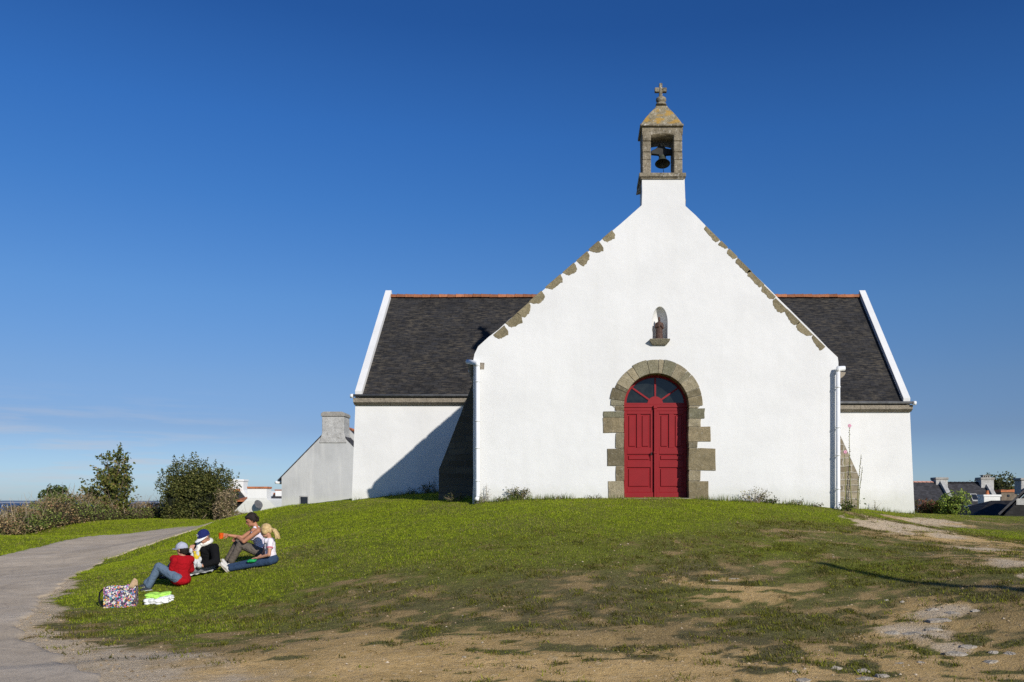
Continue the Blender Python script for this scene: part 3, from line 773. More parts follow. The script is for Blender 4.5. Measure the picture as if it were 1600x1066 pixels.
# niche: a curved hollow behind the opening
nb = MB(); cx = fx(1031); hw = 12.4 * S; zb = fz(531.5); zs = fz(503); zt = 24.2 * S
rings = []
for k in range(13):
    a = math.pi * k / 12
    col = []
    for j in range(15):
        if j < 6: z = zb + (zs - zb) * j / 6; s_ = 1
        else:
            t = (j - 6) / 8 * math.pi / 2; z = zs + zt * math.sin(t); s_ = math.cos(t)
        col.append((cx - math.cos(a) * hw * s_, YF + .012 + math.sin(a) * .24 * max(s_, .0) + .0, z))
    rings.append(col)
vs = [v for r in rings for v in r]; fs = [(i * 15 + j, (i + 1) * 15 + j, (i + 1) * 15 + j + 1, i * 15 + j + 1) for i in range(12) for j in range(14)]
nb.add(vs, fs)
nb.build('niche', 'white', CH, smooth=True)
c0, c1 = fz(531), fz(539.5)
sh = MB(); sh.prism([(fx(1014.5), YF - .15, c0), (fx(1046.5), YF - .15, c0), (fx(1046), YF - .14, c0 - .035), (fx(1041), YF - .06, c1), (fx(1019), YF - .06, c1), (fx(1015), YF - .14, c0 - .035)], (0, .36, 0))
sh.build('niche_shelf', 'quoin', CH, bevel=.008, color=True)

# door surround: voussoirs and jamb quoins
def vary(r): 
    g = r.choice([(1.05, 1.0, .92), (.82, .82, .76), (1.0, .90, .76), (.70, .73, .67), (1.25, 1.17, 1.05), (.9, .82, .68), (.6, .56, .48)])
    k = r.uniform(.8, 1.15); return tuple(v * k for v in g)
sm = MB(); r = random.Random(5)
def stone_poly(pts, y0, y1, col):
    j = lambda: r.uniform(-.6, .6)
    pts = [(a + j(), b + j()) for a, b in pts]
    sm.prism([(fx(a), y0 - r.uniform(0, .012), fz(b)) for a, b in pts], (0, y1 - y0, 0), col)
cxp, cyp = 1025.5, 634.0
angs = [0, .235, .40, .72, .84, 1.12, 1.40, 1.52, 1.78, 2.12, 2.30, 2.64, 2.74, 3.0, math.pi]
for a0, a1 in zip(angs[:-1], angs[1:]):
    n = 4; ro = 72 + r.uniform(-1.5, 1.5); ri = 50.5
    g = .005
    o_ = [(cxp + ro * math.cos(a0 + g + (a1 - a0 - 2 * g) * k / n), cyp - ro * math.sin(a0 + g + (a1 - a0 - 2 * g) * k / n)) for k in range(n + 1)]
    i_ = [(cxp + ri * math.cos(a0 + g + (a1 - a0 - 2 * g) * k / n), cyp - ri * math.sin(a0 + g + (a1 - a0 - 2 * g) * k / n)) for k in range(n + 1)]
    col = vary(r)
    sm.prism([(fx(a), YF - .02 - .006, fz(b)) for a, b in o_ + i_[::-1]], (0, .44, 0), col)
for x0, y0, x1, y1 in [(961,635,975,642),(943,642.5,975,652.5),(942,653,975,676.5),(961.5,677,975,700),(949,700.8,975,728),(962,728.5,975,751.5),(950,752,975,784),
                       (1076,635,1090,638),(1076,638.5,1101,654),(1076,654.5,1095,666.5),(1076,667,1110,690),(1076,690.5,1090,700),(1076,700.8,1118,735),(1076,735.5,1094,751.5),(1076,752,1107,790)]:
    c = vary(r)
    if x1 - x0 < 16: c = tuple(v * .72 for v in c)
    stone_poly([(x0, y0), ((x0 + x1) / 2, y0 + r.uniform(-.3, .3)), (x1, y0), (x1, (y0 + y1) / 2), (x1, y1), ((x0 + x1) / 2, y1 + r.uniform(-.3, .3)), (x0, y1), (x0 + r.uniform(-.3, .3), (y0 + y1) / 2)], YF - .015, YF + .42, c)
sm.build('door_surround', 'quoin', CH, bevel=.010, color=True)
mm = MB()      # mortar bed behind the stones
ptsO = [(963, 786)] + [(963, 640)] + [(cxp + 69 * math.cos(math.pi * (1 - k / 20)), cyp - 69 * math.sin(math.pi * (1 - k / 20))) for k in range(21)] + [(1089, 640), (1089, 786)]
ptsI = [(1077.2, 786)] + [(cxp + 52 * math.cos(math.pi * (k / 20)), cyp - 52 * math.sin(math.pi * (k / 20))) for k in range(21)] + [(973.8, 786)]
plate('mortar_bed', pz(ptsO + ptsI), [], YF - .009, YF + .40, 'mortar', CH)

# door
YD = YF + .34
DR = MB().prism([(fx(a), YD, fz(b)) for a, b in arch(1025.5, 634, 51, 51, 781)][::-1], (0, .04, 0)).build('door', 'red', CH)
def dbox(b, x0, x1, y0, y1, out, inn=.0):
    b.box(fx(x0), fx(x1), YD - out, YD - inn, fz(y1), fz(y0))
for side in (0, 1):
    lf = MB(); x0, x1 = (976.2, 1022.6) if side == 0 else (1027.2, 1075.2)
    st = 4.6
    px = [(x0 + st + .5, x0 + 20), (x1 - 20, x1 - st - .5)]
    rows = [(645, 698.5), (708.5, 719.5), (729.5, 762)]
    # stiles and rails stand proud of the panels
    for a, b_ in ((x0, x0 + st), (x1 - st, x1)): dbox(lf, a, b_, 640, 778, .030, .001)
    for y0, y1 in ((640, 645), (698.5, 708.5), (719.5, 729.5), (762, 769)): dbox(lf, x0 + st, x1 - st, y0, y1, .029, .001)
    dbox(lf, px[0][1], px[1][0], 645, 698.5, .028, .001)
    o = lf.build('door_leaf', 'red', DR, bevel=.004)
    pn = MB()
    for a, b_, y0, y1 in [(px[0][0], px[0][1], *rows[0]), (px[1][0], px[1][1], *rows[0]), (x0 + st, x1 - st, *rows[1]), (x0 + st, x1 - st, *rows[2])]:
        dbox(pn, a + 2.2, b_ - 2.2, y0 + 2.2, y1 - 2.2, .022, .001)
    pn.build('door_panel', 'red', DR, bevel=.010)
    kb = MB(); dbox(kb, x0, x1, 769, 778.5, .055, .001); kb.build('kick_board', 'red', DR, bevel=.008)
bt = MB(); dbox(bt, 1023.4, 1027.4, 634, 778, .085, .001); dbox(bt, 1022.6, 1028.2, 631.5, 636.5, .098, .001); dbox(bt, 1022.8, 1028, 704, 708, .096, .001); bt.build('centre_batten', 'red', DR, bevel=.004)
tb = MB(); dbox(tb, 975, 1076, 629.5, 634.5, .05, .001); dbox(tb, 975, 1076, 634.8, 640, .032, .001); tb.build('transom', 'red', DR, bevel=.004)
fr = plate('fanlight_frame', pz(arch(1025.5, 629.5, 50.6, 46.2, 629.4)), [pz(arch(1025.5, 627.5, 45.6, 40.5, 627.4))], YD - .045, YD - .001, 'red', DR)
gl = MB().prism([(fx(a), YD - .008, fz(b)) for a, b in arch(1025.5, 629.4, 46.5, 42, 629.3)][::-1], (0, .004, 0)).build('fanlight_glass', 'glass', DR)
mu = MB()
mu.prism([(fx(1025.5 + 12.5 * math.cos(math.pi * k / 14)), YD - .040, fz(629 - 12 * math.sin(math.pi * k / 14))) for k in range(15)], (0, .03, 0))
for a in (90, 145, 35):
    a = math.radians(a); d = Vector((math.cos(a), 0, math.sin(a))); n_ = Vector((-d.z, 0, d.x))
    c = Vector((fx(1025.5), YD - .036, fz(629))); w = 1.3 * S
    p0 = c + d * (11 * S); p1 = c + d * (44 * S if abs(d.x) > .1 else 41 * S)
    mu.prism([p0 + n_ * w, p1 + n_ * w, p1 - n_ * w, p0 - n_ * w], (0, .024, 0))
mu.build('glazing_bar', 'red', DR)
hd = MB(); hd.tube([(fx(1019), YD - .03, fz(708)), (fx(1019), YD - .075, fz(708))], .008, 8); hd.tube([(fx(1019), YD - .072, fz(706)), (fx(1019), YD - .072, fz(711))], .011, 8); hd.build('handle', 'iron', DR)
MB().box(fx(973), fx(1079), YF - .12, YF + .3, fz(782.5), fz(778.3)).build('threshold', 'quoin', CH, bevel=.01, color=True)

# stones laid bare along the rakes of the gable
def rake_stone(px, py, ln, dp, side, seed):
    q = random.Random(seed)
    u = Vector((.756, 0, .654)) if side < 0 else Vector((.711, 0, -.703))     # along the rake (x,z)
    n_ = Vector((.654, 0, -.756)) if side < 0 else Vector((-.703, 0, -.711))  # into the wall
    c = Vector((fx(px), YF - .006, fz(py)))
    pts = []
    k = 17; e1, e2 = q.uniform(.35, 1.0), q.uniform(.35, 1.0); skew = q.uniform(-.3, .3); fl = q.uniform(.75, 1.0)
    for i in range(k + 1):
        a = math.pi * i / k; ca = -math.cos(a); sa = math.sin(a) ** (e1 if i < k / 2 else e2)
        v_ = min(sa, fl) * (1 + q.uniform(-.10, .10) + skew * ca)
        pts.append(c + u * ((ca + q.uniform(-.05, .05)) * ln * S * .54) + n_ * ((v_ * dp * 1.05 - dp * .40) * S))
    b = MB().prism(pts, (0, .05, 0), (lambda k: (k, k * .98, k * .93))(q.uniform(.8, 1.1)))
    b.build('exposed_stone', 'rake_stone', CH, color=True, bevel=.004)
for i, (a, b_, l, d) in enumerate([(951.5,370,19,12),(931,387.5,19,15),(912.5,404,21,14),(891,422,21,13),(867,442.5,29,13),(839,466.5,24,12),(820.5,484.5,24,13),(803.5,501.5,24,16),(783,520.5,21,15)]):
    rake_stone(a, b_, l, d, -1, 100 + i)
for i, (a, b_, l, d) in enumerate([(1111.5,366.5,28,9),(1130,383.5,14,8),(1143.3,397.6,18,10),(1161,416.2,28,10),(1179.5,436,30,11),(1200,457.5,26,10),(1217.5,478,24,12),(1237,496.4,27,12),(1256.5,515.5,27,11),(1277.5,535.5,25,10)]):
    rake_stone(a, b_, l, d, 1, 200 + i)

# nave body, side walls and roof behind the gable
XL, XR = fx(740.5), fx(1308.5); RX0, RZ0 = fx(1039), fz(300)
zl, zr = fz(566), fz(566)
nv = MB(); nv.prism([(XL + .05, YF + .74, -.6), (XR - .05, YF + .74, -.6), (XR - .05, YF + .74, zr - .25), (RX0, YF + .74, RZ0 - .5), (XL + .05, YF + .74, zl - .25)], (0, 13, 0))
nv.build('nave_wall', 'white', CH)
for sd, xe, ze in ((-1, XL - .18, fz(572)), (1, XR + .18, fz(574))):
    a = Vector((xe, YF + .70, ze - .06)); t = Vector((RX0, YF + .70, RZ0 - .28))
    MB().prism([a, t, t + Vector((0, 0, .12)), a + Vector((0, 0, .12))], (0, 13.2, 0)).build('nave_roof', 'slate', CH, uv='roofy')
    MB().tube([(xe - sd * .02, YF + .62, ze - .02), (xe - sd * .02, YF + 4.0, ze - .02)], .055, 10).build('nave_gutter', 'pipe', CH, smooth=True)

# kneelers, gutter ends and drainpipes at both corners of the facade
MB().prism([P(730.5, 569, 20.12), P(741, 569, 20.12), P(741, 603, 20.12), P(737.5, 597, 20.12), P(733, 582, 20.12)], (0, .5, 0)).build('kneeler', 'belfry_stone', CH, bevel=.01)
MB().prism([P(1309, 580, 20.1), P(1322, 582, 20.1), P(1319, 587.5, 20.1), P(1313, 592, 20.1), P(1309, 593, 20.1)], (0, .4, 0)).build('kneeler', 'cornice', CH, bevel=.01)
MB().prism([P(747.5, 566.5, YF - .006), P(757, 567, YF - .006), P(756.4, 577.3, YF - .006), P(748, 577.5, YF - .006)], (0, .05, 0)).build('exposed_stone', 'cornice', CH, bevel=.004)
def pipe(pxs, top, bot, endpx, endpy, foot):
    y = YF - .13
    x = fx(pxs)
    b = MB(); b.tube([(x, y, fz(top)), (x, y, fz(bot) + .12), (x, y - .02, fz(bot) + .05), (x - .01, y - .13, fz(bot) + .0)], .049, 12)
    o = b.build('drainpipe', 'pipe', CH, smooth=True)
    MB().tube([(x, y, fz(top) - .06), (x, y, fz(top) + .012), (fx(endpx), YF + .18 if endpx < 900 else y + .02, fz(endpy))], .058, 12).build('gutter_end', 'pipe', o, smooth=True)
    for f_ in (.13, .42, .62, .86):
        z = fz(top) + (fz(bot) - fz(top)) * f_
        MB().tube([(x, y, z - .018), (x, y, z + .018)], .058, 12).tube([(x + .03, y, z), (x + .03, YF + .02, z)], .008, 6).build('pipe_clip', 'pipe', o, smooth=True)
pipe(747.5, 570, 781, 729, 563.5, 0)
pipe(1306.8, 578, 794, 1317.5, 577, 0)

# buttresses of rubble stone
bl = MB(); bl.prism([P(738 + 14, 575, 21.8), P(738, 600, 21.8), P(688.8, 726.6, 21.8), P(685.8, 733, 21.8), P(684.5, 840, 21.8), P(765, 840, 21.8), P(765, 575, 21.8)], (0, .9, 0)); bl.build('buttress', 'shaded_rubble', CH, uv='wall')
br = MB(); br.prism([P(1290, 630, 21), P(1340, 739.7, 21), P(1342, 746, 21), P(1342.5, 840, 21), P(1285, 840, 21), P(1285, 630, 21)], (0, .9, 0)); br.build('buttress', 'rubble', CH, uv='wall')

# transepts
De, Dr, Db = 25.5, 29.3, 33.1
ridge_z = fz(463.5, Dr)
def transept(side, pe, pr, eave_py, corn_py, pbot, ybot):
    ez = fz(eave_py, De); xe = fx(pe, De); xr = fx(pr, Dr); xb = fx(pbot, De); xin = 0.2 if side < 0 else 3.6
    z0 = fz(ybot, De) - .5
    w = MB()
    xtop = fx(pe + (-2 if side < 0 else 3), De)
    A = [(xin, De, z0), (xb, De, z0), (xtop, De, ez - .1), (xin, De, ez - .1)]
    Bk = [(xin, Db, z0), (xb, Db, z0), (xtop, Db, ez - .1), (xin, Db, ez - .1)]
    Rg = [(xin, Dr, ridge_z - .15), (xr, Dr, ridge_z - .15)]
    w.add(A + Bk + Rg, [(0, 1, 2, 3), (4, 7, 6, 5), (1, 5, 6, 9, 2), (0, 3, 8, 7, 4), (3, 2, 9, 8), (7, 8, 9, 6), (0, 4, 5, 1)])
    w.build('transept_wall', 'white', CH)
    # roof: front and back slope
    xo = xe + (.12 if side < 0 else -.12)
    xro = xr + (.12 if side < 0 else -.12)
    rf = MB()
    yo = De - .20; zo = ez - .02
    for s_, yy in ((1, yo), (-1, Db + .2)):
        a = [Vector((xin, yy, zo)), Vector((xo, yy, zo)), Vector((xro, Dr, ridge_z)), Vector((xin, Dr, ridge_z))]
        n_ = Vector((0, -.7 * s_, .71)) * .06
        rf.add(a + [v - n_ for v in a], [(0, 1, 2, 3), (7, 6, 5, 4), (0, 4, 5, 1), (1, 5, 6, 2), (3, 2, 6, 7), (0, 3, 7, 4)])
    R = rf.build('transept_roof', 'slate', CH, uv='roofx')
    # clay ridge tiles
    tl = MB(); x = xro; d = .285; q = random.Random(side + 8)
    n = 18 if side < 0 else 14
    for k in range(n):
        a = x - side * d * k; b_ = a - side * (d + .02); zt = ridge_z + .005 + q.uniform(-.006, .006); w_ = .13
        pr_ = [(-w_, -.05), (-w_ * .75, .04), (-w_ * .3, .065), (w_ * .3, .065), (w_ * .75, .04), (w_, -.05)]
        vs = [(a, Dr + p0 * 1.08, zt + p1 * 1.12) for p0, p1 in pr_] + [(b_, Dr + p0 * .94, zt + p1 * .94) for p0, p1 in pr_]
        kq = q.uniform(.6, 1.2); tl.add(vs, [(i, i + 1, i + 7, i + 6) for i in range(5)] + [(0, 5, 4, 3, 2, 1)], (kq, kq, kq)); tl.add([(a + side * .012, Dr - .14, zt - .05), (a + side * .012, Dr, zt + .09), (a + side * .012, Dr + .14, zt - .05), (a - side * .02, Dr - .14, zt - .05), (a - side * .02, Dr, zt + .09), (a - side * .02, Dr + .14, zt - .05)], [(0, 1, 4, 3), (1, 2, 5, 4)], (.35, .35, .35))
    tl.build('ridge_tiles', 'ridge', R, color=True)
    # coping of the end gable
    cp = MB(); wd = .20 * (1 if side < 0 else -1)
    up = .13
    prof = [(De - .16, ez - .05), (De - .20, ez + up + .02), (Dr, ridge_z + up + .08), (Db + .2, ez + up + .02), (Db + .16, ez - .05), (Dr, ridge_z - .15)]
    xs_ = [xe, xe, xr, xe, xe, xr]
    a = [(x_, y_, z_) for x_, (y_, z_) in zip(xs_, prof)]
    b_ = [(x_ + wd, y_, z_) for x_, (y_, z_) in zip(xs_, prof)]
    cp.add(a + b_, [(0, 1, 2, 5), (5, 2, 3, 4), (6, 11, 8, 7), (11, 10, 9, 8), (0, 6, 7, 1), (1, 7, 8, 2), (2, 8, 9, 3), (3, 9, 10, 4), (0, 5, 11, 6), (5, 4, 10, 11)])
    cp.build('coping', 'white', CH)
    # stone cornice and gutter
    cz0, cz1 = fz(corn_py, De - .15), ez - .045
    cn = MB(); xo2 = xtop + (-.02 if side < 0 else .02)
    q = random.Random(side + 3); x = xo2
    while (xin - x) * -side > 0.05:
        l = q.uniform(.7, 1.1); x2 = x - side * l
        cn.prism([(x, De - .20, cz1), (x, De - .185, cz0 + (cz1 - cz0) * .35), (x, De - .06, cz0), (x, De + .05, cz0), (x, De + .05, cz1)], (x2 - x - side * -.008, 0, 0))
        x = x2
    cn.build('cornice', 'cornice', CH)
    g = MB(); gz = ez + .0
    g.tube([(xo2 - side * .02, De - .25, gz + .015), (xin, De - .25, gz + .015)], .04, 10)
    G = g.build('roof_gutter', 'zinc', CH, smooth=True)
    MB().tube([(xo2 + side * .06, De - .26, gz), (xo2 - side * .02, De - .26, gz)], .062, 10).build('gutter_end', 'pipe', G, smooth=True)
transept(-1, 557.5, 602.5, 620.5, 632.5, 548.5, 784)
transept(1, 1418.5, 1352, 631.5, 643, 1430.5, 805)

# bell gable
BF = MB()
def bx(b, x0, x1, y0, y1, py0, py1): b.box(fx(x0), fx(x1), y0, y1, fz(py1), fz(py0))
y0b, y1b = YF - .0, YF + .78
bx(BF, 998.5, 1071.5, YF - .07, YF + .86, 271.5, 277.8); bx(BF, 1000.5, 1069.5, YF - .035, YF + .82, 277.8, 280.5)
BEL = BF.build('belfry', 'belfry_stone', CH, bevel=.012)
r = random.Random(12)
for x0, x1 in ((1003.8, 1017.2), (1053, 1066.2)):
    b = MB(); y = 271.4
    for h in (22, 12, 17, 15.9):
        j = r.uniform(-.5, .5); k = r.uniform(0, .012)
        bx(b, x0 + j * .6, x1 + j * .6, YF - k + .005, YF + .74 + k, y - h + .3, y); y -= h
    b.build('pillar', 'belfry_stone', BEL, bevel=.014)
arcp = [(1003.5, 197), (1067, 197), (1067, 205), (1066.4, 211)] + [(1053.2 - 36.2 * k / 8, 211 - 2.6 * math.sin(math.pi * k / 8)) for k in range(9)] + [(1003.6, 211), (1003.5, 205)]
plate('lintel', pz(arcp), [], YF - .004, YF + .755, 'belfry_stone', BEL)
cr = MB(); bx(cr, 1000, 1067.8, YF - .06, YF + .82, 194.8, 198.4); cr.build('cornice', 'belfry_stone', BEL, bevel=.012)
rp = MB(); prof = [(33.4, 195.2, 1.0), (26.5, 185.5, .8), (25.8, 184.6, .78), (17.5, 175.0, .55), (10.3, 168.2, .34), (8.6, 165.3, .28)]
yc = YF + .38
vs = []
for hw_, py, ky in prof:
    h_ = hw_ * S; d_ = .43 * ky
    for sx, sy in ((-1, -1), (1, -1), (1, 1), (-1, 1)): vs.append((fx(1034, yc - d_) + sx * h_, yc + sy * d_, fz(py, yc - d_)))
fs = [(i * 4 + k, i * 4 + (k + 1) % 4, i * 4 + 4 + (k + 1) % 4, i * 4 + 4 + k) for i in range(len(prof) - 1) for k in range(4)] + [(20, 21, 22, 23), (3, 2, 1, 0)]
rp.add(vs, fs); rp.build('belfry_roof', 'belfry_roof', BEL, bevel=.006)
nk = MB(); zc = lambda py: fz(py, yc)
nk.lathe((fx(1033, yc), yc, 0), [(0.001, zc(166)), (.13, zc(165.6)), (.125, zc(163)), (.085, zc(161.5)), (.10, zc(160.5)), (.124, zc(157.5)), (.118, zc(154.5)), (.08, zc(152.4)), (.001, zc(151.5))], 18)
nk.build('finial_ball', 'belfry_stone', BEL, smooth=True)
cs = MB(); cxx = fx(1032.2, yc)
def cb(x0, x1, a, b_, w0=0): cs.box(cxx + x0 * S, cxx + x1 * S, yc - .05 + w0, yc + .05 - w0, zc(b_), zc(a))
cb(-2.6, 2.6, 131.2, 153); cb(-9.6, -2.6, 138, 144.8, .003); cb(2.6, 9.6, 138, 144.8, .003)
cs.build('cross', 'belfry_stone', BEL, bevel=.012)
MB().box(fx(1069.5), fx(1073.5), YF + .25, YF + .45, fz(313), fz(303.5)).build('spout', 'belfry_stone', BEL, bevel=.02)
MB().prism([(fx(1003.2), YF + .3, fz(280)), (fx(996.8), YF + .5, fz(286)), (fx(996.8), YF + .5, fz(289)), (fx(1003.2), YF + .3, fz(292))], (0, .2, 0)).build('corbel', 'belfry_stone', BEL, bevel=.01)
# the bell hangs in the opening
BT = thing('bell', 'small bronze bell hanging from its yoke in the belfry opening', 'bell', (fx(1035.5), yc, fz(250)))
bc = (fx(1035.5, yc), yc, 0)
bb = MB(); bb.lathe((0, 0, 0), [(.001, .215), (.05, .213), (.072, .20), (.082, .165), (.098, .11), (.128, .055), (.165, .01), (.180, 0), (.172, .005), (.145, .04), (.10, .09), (.07, .16), (.001, .185)], 26)
rt = Matrix.Rotation(math.radians(-17), 3, 'X'); hang = Vector((bc[0] - .01, yc, zc(244)))
bb.v = [tuple(hang + rt @ (Vector(v) - Vector((0, 0, .215)))) for v in bb.v]
bb.build('bell_body', 'bronze', BT, smooth=True)
cl0, cl1 = hang + rt @ Vector((0, 0, -.08)), hang + rt @ Vector((0, 0, -.22))
yk = MB(); z0, z1 = zc(242.5), zc(234)
yk.prism([(fx(1017, yc), yc - .05, zc(237)), (fx(1024, yc), yc - .05, zc(233.8)), (fx(1028, yc), yc - .05, zc(230)), (fx(1030, yc), yc - .05, zc(225)), (fx(1033, yc), yc - .05, zc(230)), (fx(1037, yc), yc - .05, zc(229)), (fx(1040, yc), yc - .05, zc(233)), (fx(1053.5, yc), yc - .05, zc(235)), (fx(1053.5, yc), yc - .05, zc(242.5)), (fx(1041, yc), yc - .05, zc(243)), (fx(1040, yc), yc - .05, zc(246)), (fx(1030, yc), yc - .05, zc(246)), (fx(1029, yc), yc - .05, zc(243)), (fx(1017, yc), yc - .05, zc(241.8))], (0, .1, 0))
yk.build('yoke', 'iron', BT, bevel=.01)
MB().tube([cl0, cl1], .012, 6).ell(cl1, .028).build('clapper', 'iron', BT, smooth=True)
MB().tube([tuple(cl1), (bc[0] + .03, yc + .03, zc(272))], .006, 5).build('bell_rope', 'iron', BT)

# statue in the niche
ST = thing('statue', 'small dark wooden robed saint statue standing in the niche over the door', 'statue', (fx(1030.5), YF + .07, c0))
sb = MB(); sx, sy = fx(1030.3), YF + .06
def sz(t): return c0 + t * .53
sb.lathe((sx, sy, 0), [(.001, sz(0)), (.085, sz(0)), (.088, sz(.06)), (.07, sz(.10)), (.075, sz(.3)), (.07, sz(.5)), (.078, sz(.66)), (.072, sz(.76)), (.03, sz(.81)), (.028, sz(.83)), (.001, sz(.84))], 14)
sb.ell((sx, sy - .005, sz(.90)), (.032, .036, .042)); sb.ell((sx, sy, sz(.97)), (.026, .026, .03))
sb.chain([Vector((sx - .07, sy, sz(.72))), Vector((sx - .085, sy - .03, sz(.56))), Vector((sx - .02, sy - .085, sz(.58)))], [.026, .024, .02], 8)
sb.chain([Vector((sx + .07, sy, sz(.72))), Vector((sx + .085, sy - .03, sz(.52))), Vector((sx + .045, sy - .085, sz(.6)))], [.026, .024, .02], 8)
for k in range(9):
    a = math.pi * (1 + k / 8); sb.tube([(sx + .076 * math.cos(a), sy + .076 * math.sin(a), sz(.02)), (sx + .066 * math.cos(a + .1), sy + .066 * math.sin(a + .1), sz(.55))], .012, 5)
remeshed(sb, 'statue_body', 'wood_statue', ST, .008, 2)
MB().box(sx - .1, sx + .1, sy - .09, sy + .09, c0 - .002, c0 + .03).build('plinth', 'wood_statue', ST, bevel=.006)

# ------------------------------------------------------------------ village houses
def quad_prism(pts, t):
    """slab of thickness t under a quad"""
    a = [Vector(p) for p in pts]; n_ = (a[1] - a[0]).cross(a[3] - a[0]).normalized()
    if n_.z < 0: n_ = -n_
    return MB().add(a + [p - n_ * t for p in a], [(0, 1, 2, 3), (7, 6, 5, 4), (0, 4, 5, 1), (1, 5, 6, 2), (2, 6, 7, 3), (3, 7, 4, 0)])
def long_house(name, label, x0, x1, De, run, ridge_y, eave_y, roof='far_slate', coping=None, wall='house_white', tile='pink_tile', group='houses of the village', xr0=None, xr1=None):
    """house whose roof slope faces the viewer; eave line x0..x1 (pixels) at distance De"""
    Dr_ = De + run
    a0, a1 = P(x0, eave_y, De), P(x1, eave_y, De)
    zr = EYE + (HZ - ridge_y) * Dr_ / F
    r0, r1 = Vector((a0.x, Dr_, zr)), Vector((a1.x, Dr_, zr))
    H_ = thing(name, label, 'house', (a0.x * .5 + a1.x * .5, Dr_, zg1(a0.x, Dr_)), group)
    zb = zg1(a0.x, De) - .6
    w = MB(); e = .15
    A = [(a0.x + e, De + .3, zb), (a1.x - e, De + .3, zb), (a1.x - e, De + .3, a0.z), (a0.x + e, De + .3, a0.z)]
    B = [(x, De + 2 * run - .3, z) for x, y, z in A]
    w.add(A + B + [(a0.x + e, Dr_, zr - .25), (a1.x - e, Dr_, zr - .25)], [(0, 1, 2, 3), (4, 7, 6, 5), (1, 5, 6, 9, 2), (0, 3, 8, 7, 4), (3, 2, 9, 8), (7, 8, 9, 6)])
    w.build('wall', wall, H_)
    R = quad_prism([a0, a1, r1, r0], .12).build('roof', roof, H_, uv='roofx')
    quad_prism([(a0.x, De + 2 * run, a0.z), (a1.x, De + 2 * run, a0.z), r1 + Vector((0, .02, -.01)), r0 + Vector((0, .02, -.01))], .12).build('roof', roof, H_, uv='roofx')
    t = MB(); n = max(2, int(abs(a1.x - a0.x) / .42))
    for k in range(n):
        xa = a0.x + (a1.x - a0.x) * k / n; xb = a0.x + (a1.x - a0.x) * (k + .93) / n
        t.add([(xa, Dr_ - .2, zr - .06), (xa, Dr_, zr + .10), (xa, Dr_ + .2, zr - .06), (xb, Dr_ - .2, zr - .08), (xb, Dr_, zr + .07), (xb, Dr_ + .2, zr - .08)], [(0, 1, 4, 3), (1, 2, 5, 4), (0, 2, 1), (3, 4, 5)])
    t.build('ridge_tiles', tile, R)
    MB().tube([a0 + Vector((0, -.08, -.05)), a1 + Vector((0, -.08, -.05))], .075, 8).build('gutter', 'pipe', H_)
    if coping:
        for sd in coping:
            xx = a1.x if sd == 'r' else a0.x - .45
            c = MB(); up = .32
            a = [(xx, De - .05, a0.z - .35), (xx, De - .05, a0.z + up), (xx, Dr_, zr + up + .1), (xx, De + 2 * run, a0.z + up), (xx, De + 2 * run, a0.z - .35), (xx, Dr_, zr - .4)]
            b_ = [(x + .45, y, z) for x, y, z in a]
            c.add(a + b_, [(0, 1, 2, 5), (5, 2, 3, 4), (6, 11, 8, 7), (11, 10, 9, 8), (0, 6, 7, 1), (1, 7, 8, 2), (2, 8, 9, 3), (3, 9, 10, 4), (0, 5, 11, 6), (5, 4, 10, 11)])
            c.build('coping', 'chimney_grey' if wall != 'house_white_plain' else 'house_white', H_)
    return H_, R, Dr_
def chimney(parent, x0, x1, ytop, ybot, D, depth, mat='chimney_grey', cap='chimney_cap', pots=0, pot_mat='tile'):
    a, b_ = P(x0, ytop, D), P(x1, ybot, D); h = (a.z - b_.z)
    C = MB().box(a.x, b_.x, D, D + depth, b_.z, a.z - h * .16).build('chimney', mat, parent, bevel=.02)
    MB().box(a.x - .07, b_.x + .07, D - .07, D + depth + .07, a.z - h * .16, a.z).build('chimney_cap', cap, C, bevel=.04)
    for k in range(pots):
        x = a.x + (b_.x - a.x) * (k + .5) / pots
        MB().lathe((x, D + depth / 2, a.z), [(.001, -.02), (.16, -.02), (.15, .1), (.13, .4), (.15, .42), (.15, .48), (.10, .48), (.001, .4)], 12).build('chimney_pot', pot_mat, C, smooth=True)
    return C

# grey rendered gable just left of the chapel
D1 = 51.0
G = thing('gable_house', 'grey rendered gable house with broad chimney just left of the chapel', 'house', P(500, 800, D1), 'houses of the village')
def gp(px, py, y=D1): return P(px, py, D1) + Vector((0, y - D1, 0))
zb = zg1(-16, 51) - 1
L_e, apx, R_e = gp(440, 746), gp(519.5, 664.5), gp(599, 746)
w = MB(); w.prism([Vector((L_e.x, D1, zb)), Vector((R_e.x, D1, zb)), R_e, apx, L_e], (0, 8.5, 0)); w.build('wall', 'grey_render', G)
for sd, e in ((-1, L_e), (1, R_e)):
    d = (e - apx).normalized(); e2 = e + d * .30
    n_ = Vector((-d.z, 0, d.x)) if sd > 0 else Vector((d.z, 0, -d.x)); n_ = n_ if n_.z > 0 else -n_
    p = [apx, e2, e2 + n_ * .06, apx + n_ * .06]
    yoff = -.02
    MB().prism([Vector((q.x, D1 + yoff, q.z)) + n_ * .004 for q in p], (0, 8.6, 0)).build('roof', 'far_slate', G, uv='roofy')
    if sd > 0:
        p = [apx, e, e + n_ * .32, apx + n_ * .32]
        MB().prism([Vector((q.x, D1 + 1.35, q.z)) for q in p], (0, .25, 0)).build('coping', 'grey_render', G)
MB().tube([apx + Vector((0, 1.7, .06)), apx + Vector((0, 8.4, .06))], .13, 8).build('ridge_tiles', 'tile', G)
MB().tube([L_e + Vector((-.32, -.02, -.30)), L_e + Vector((-.32, 8.5, -.30))], .09, 8).build('gutter', 'pipe', G, smooth=True)
a, b_ = P(503.5, 643.5, D1), P(537.5, 683, D1)
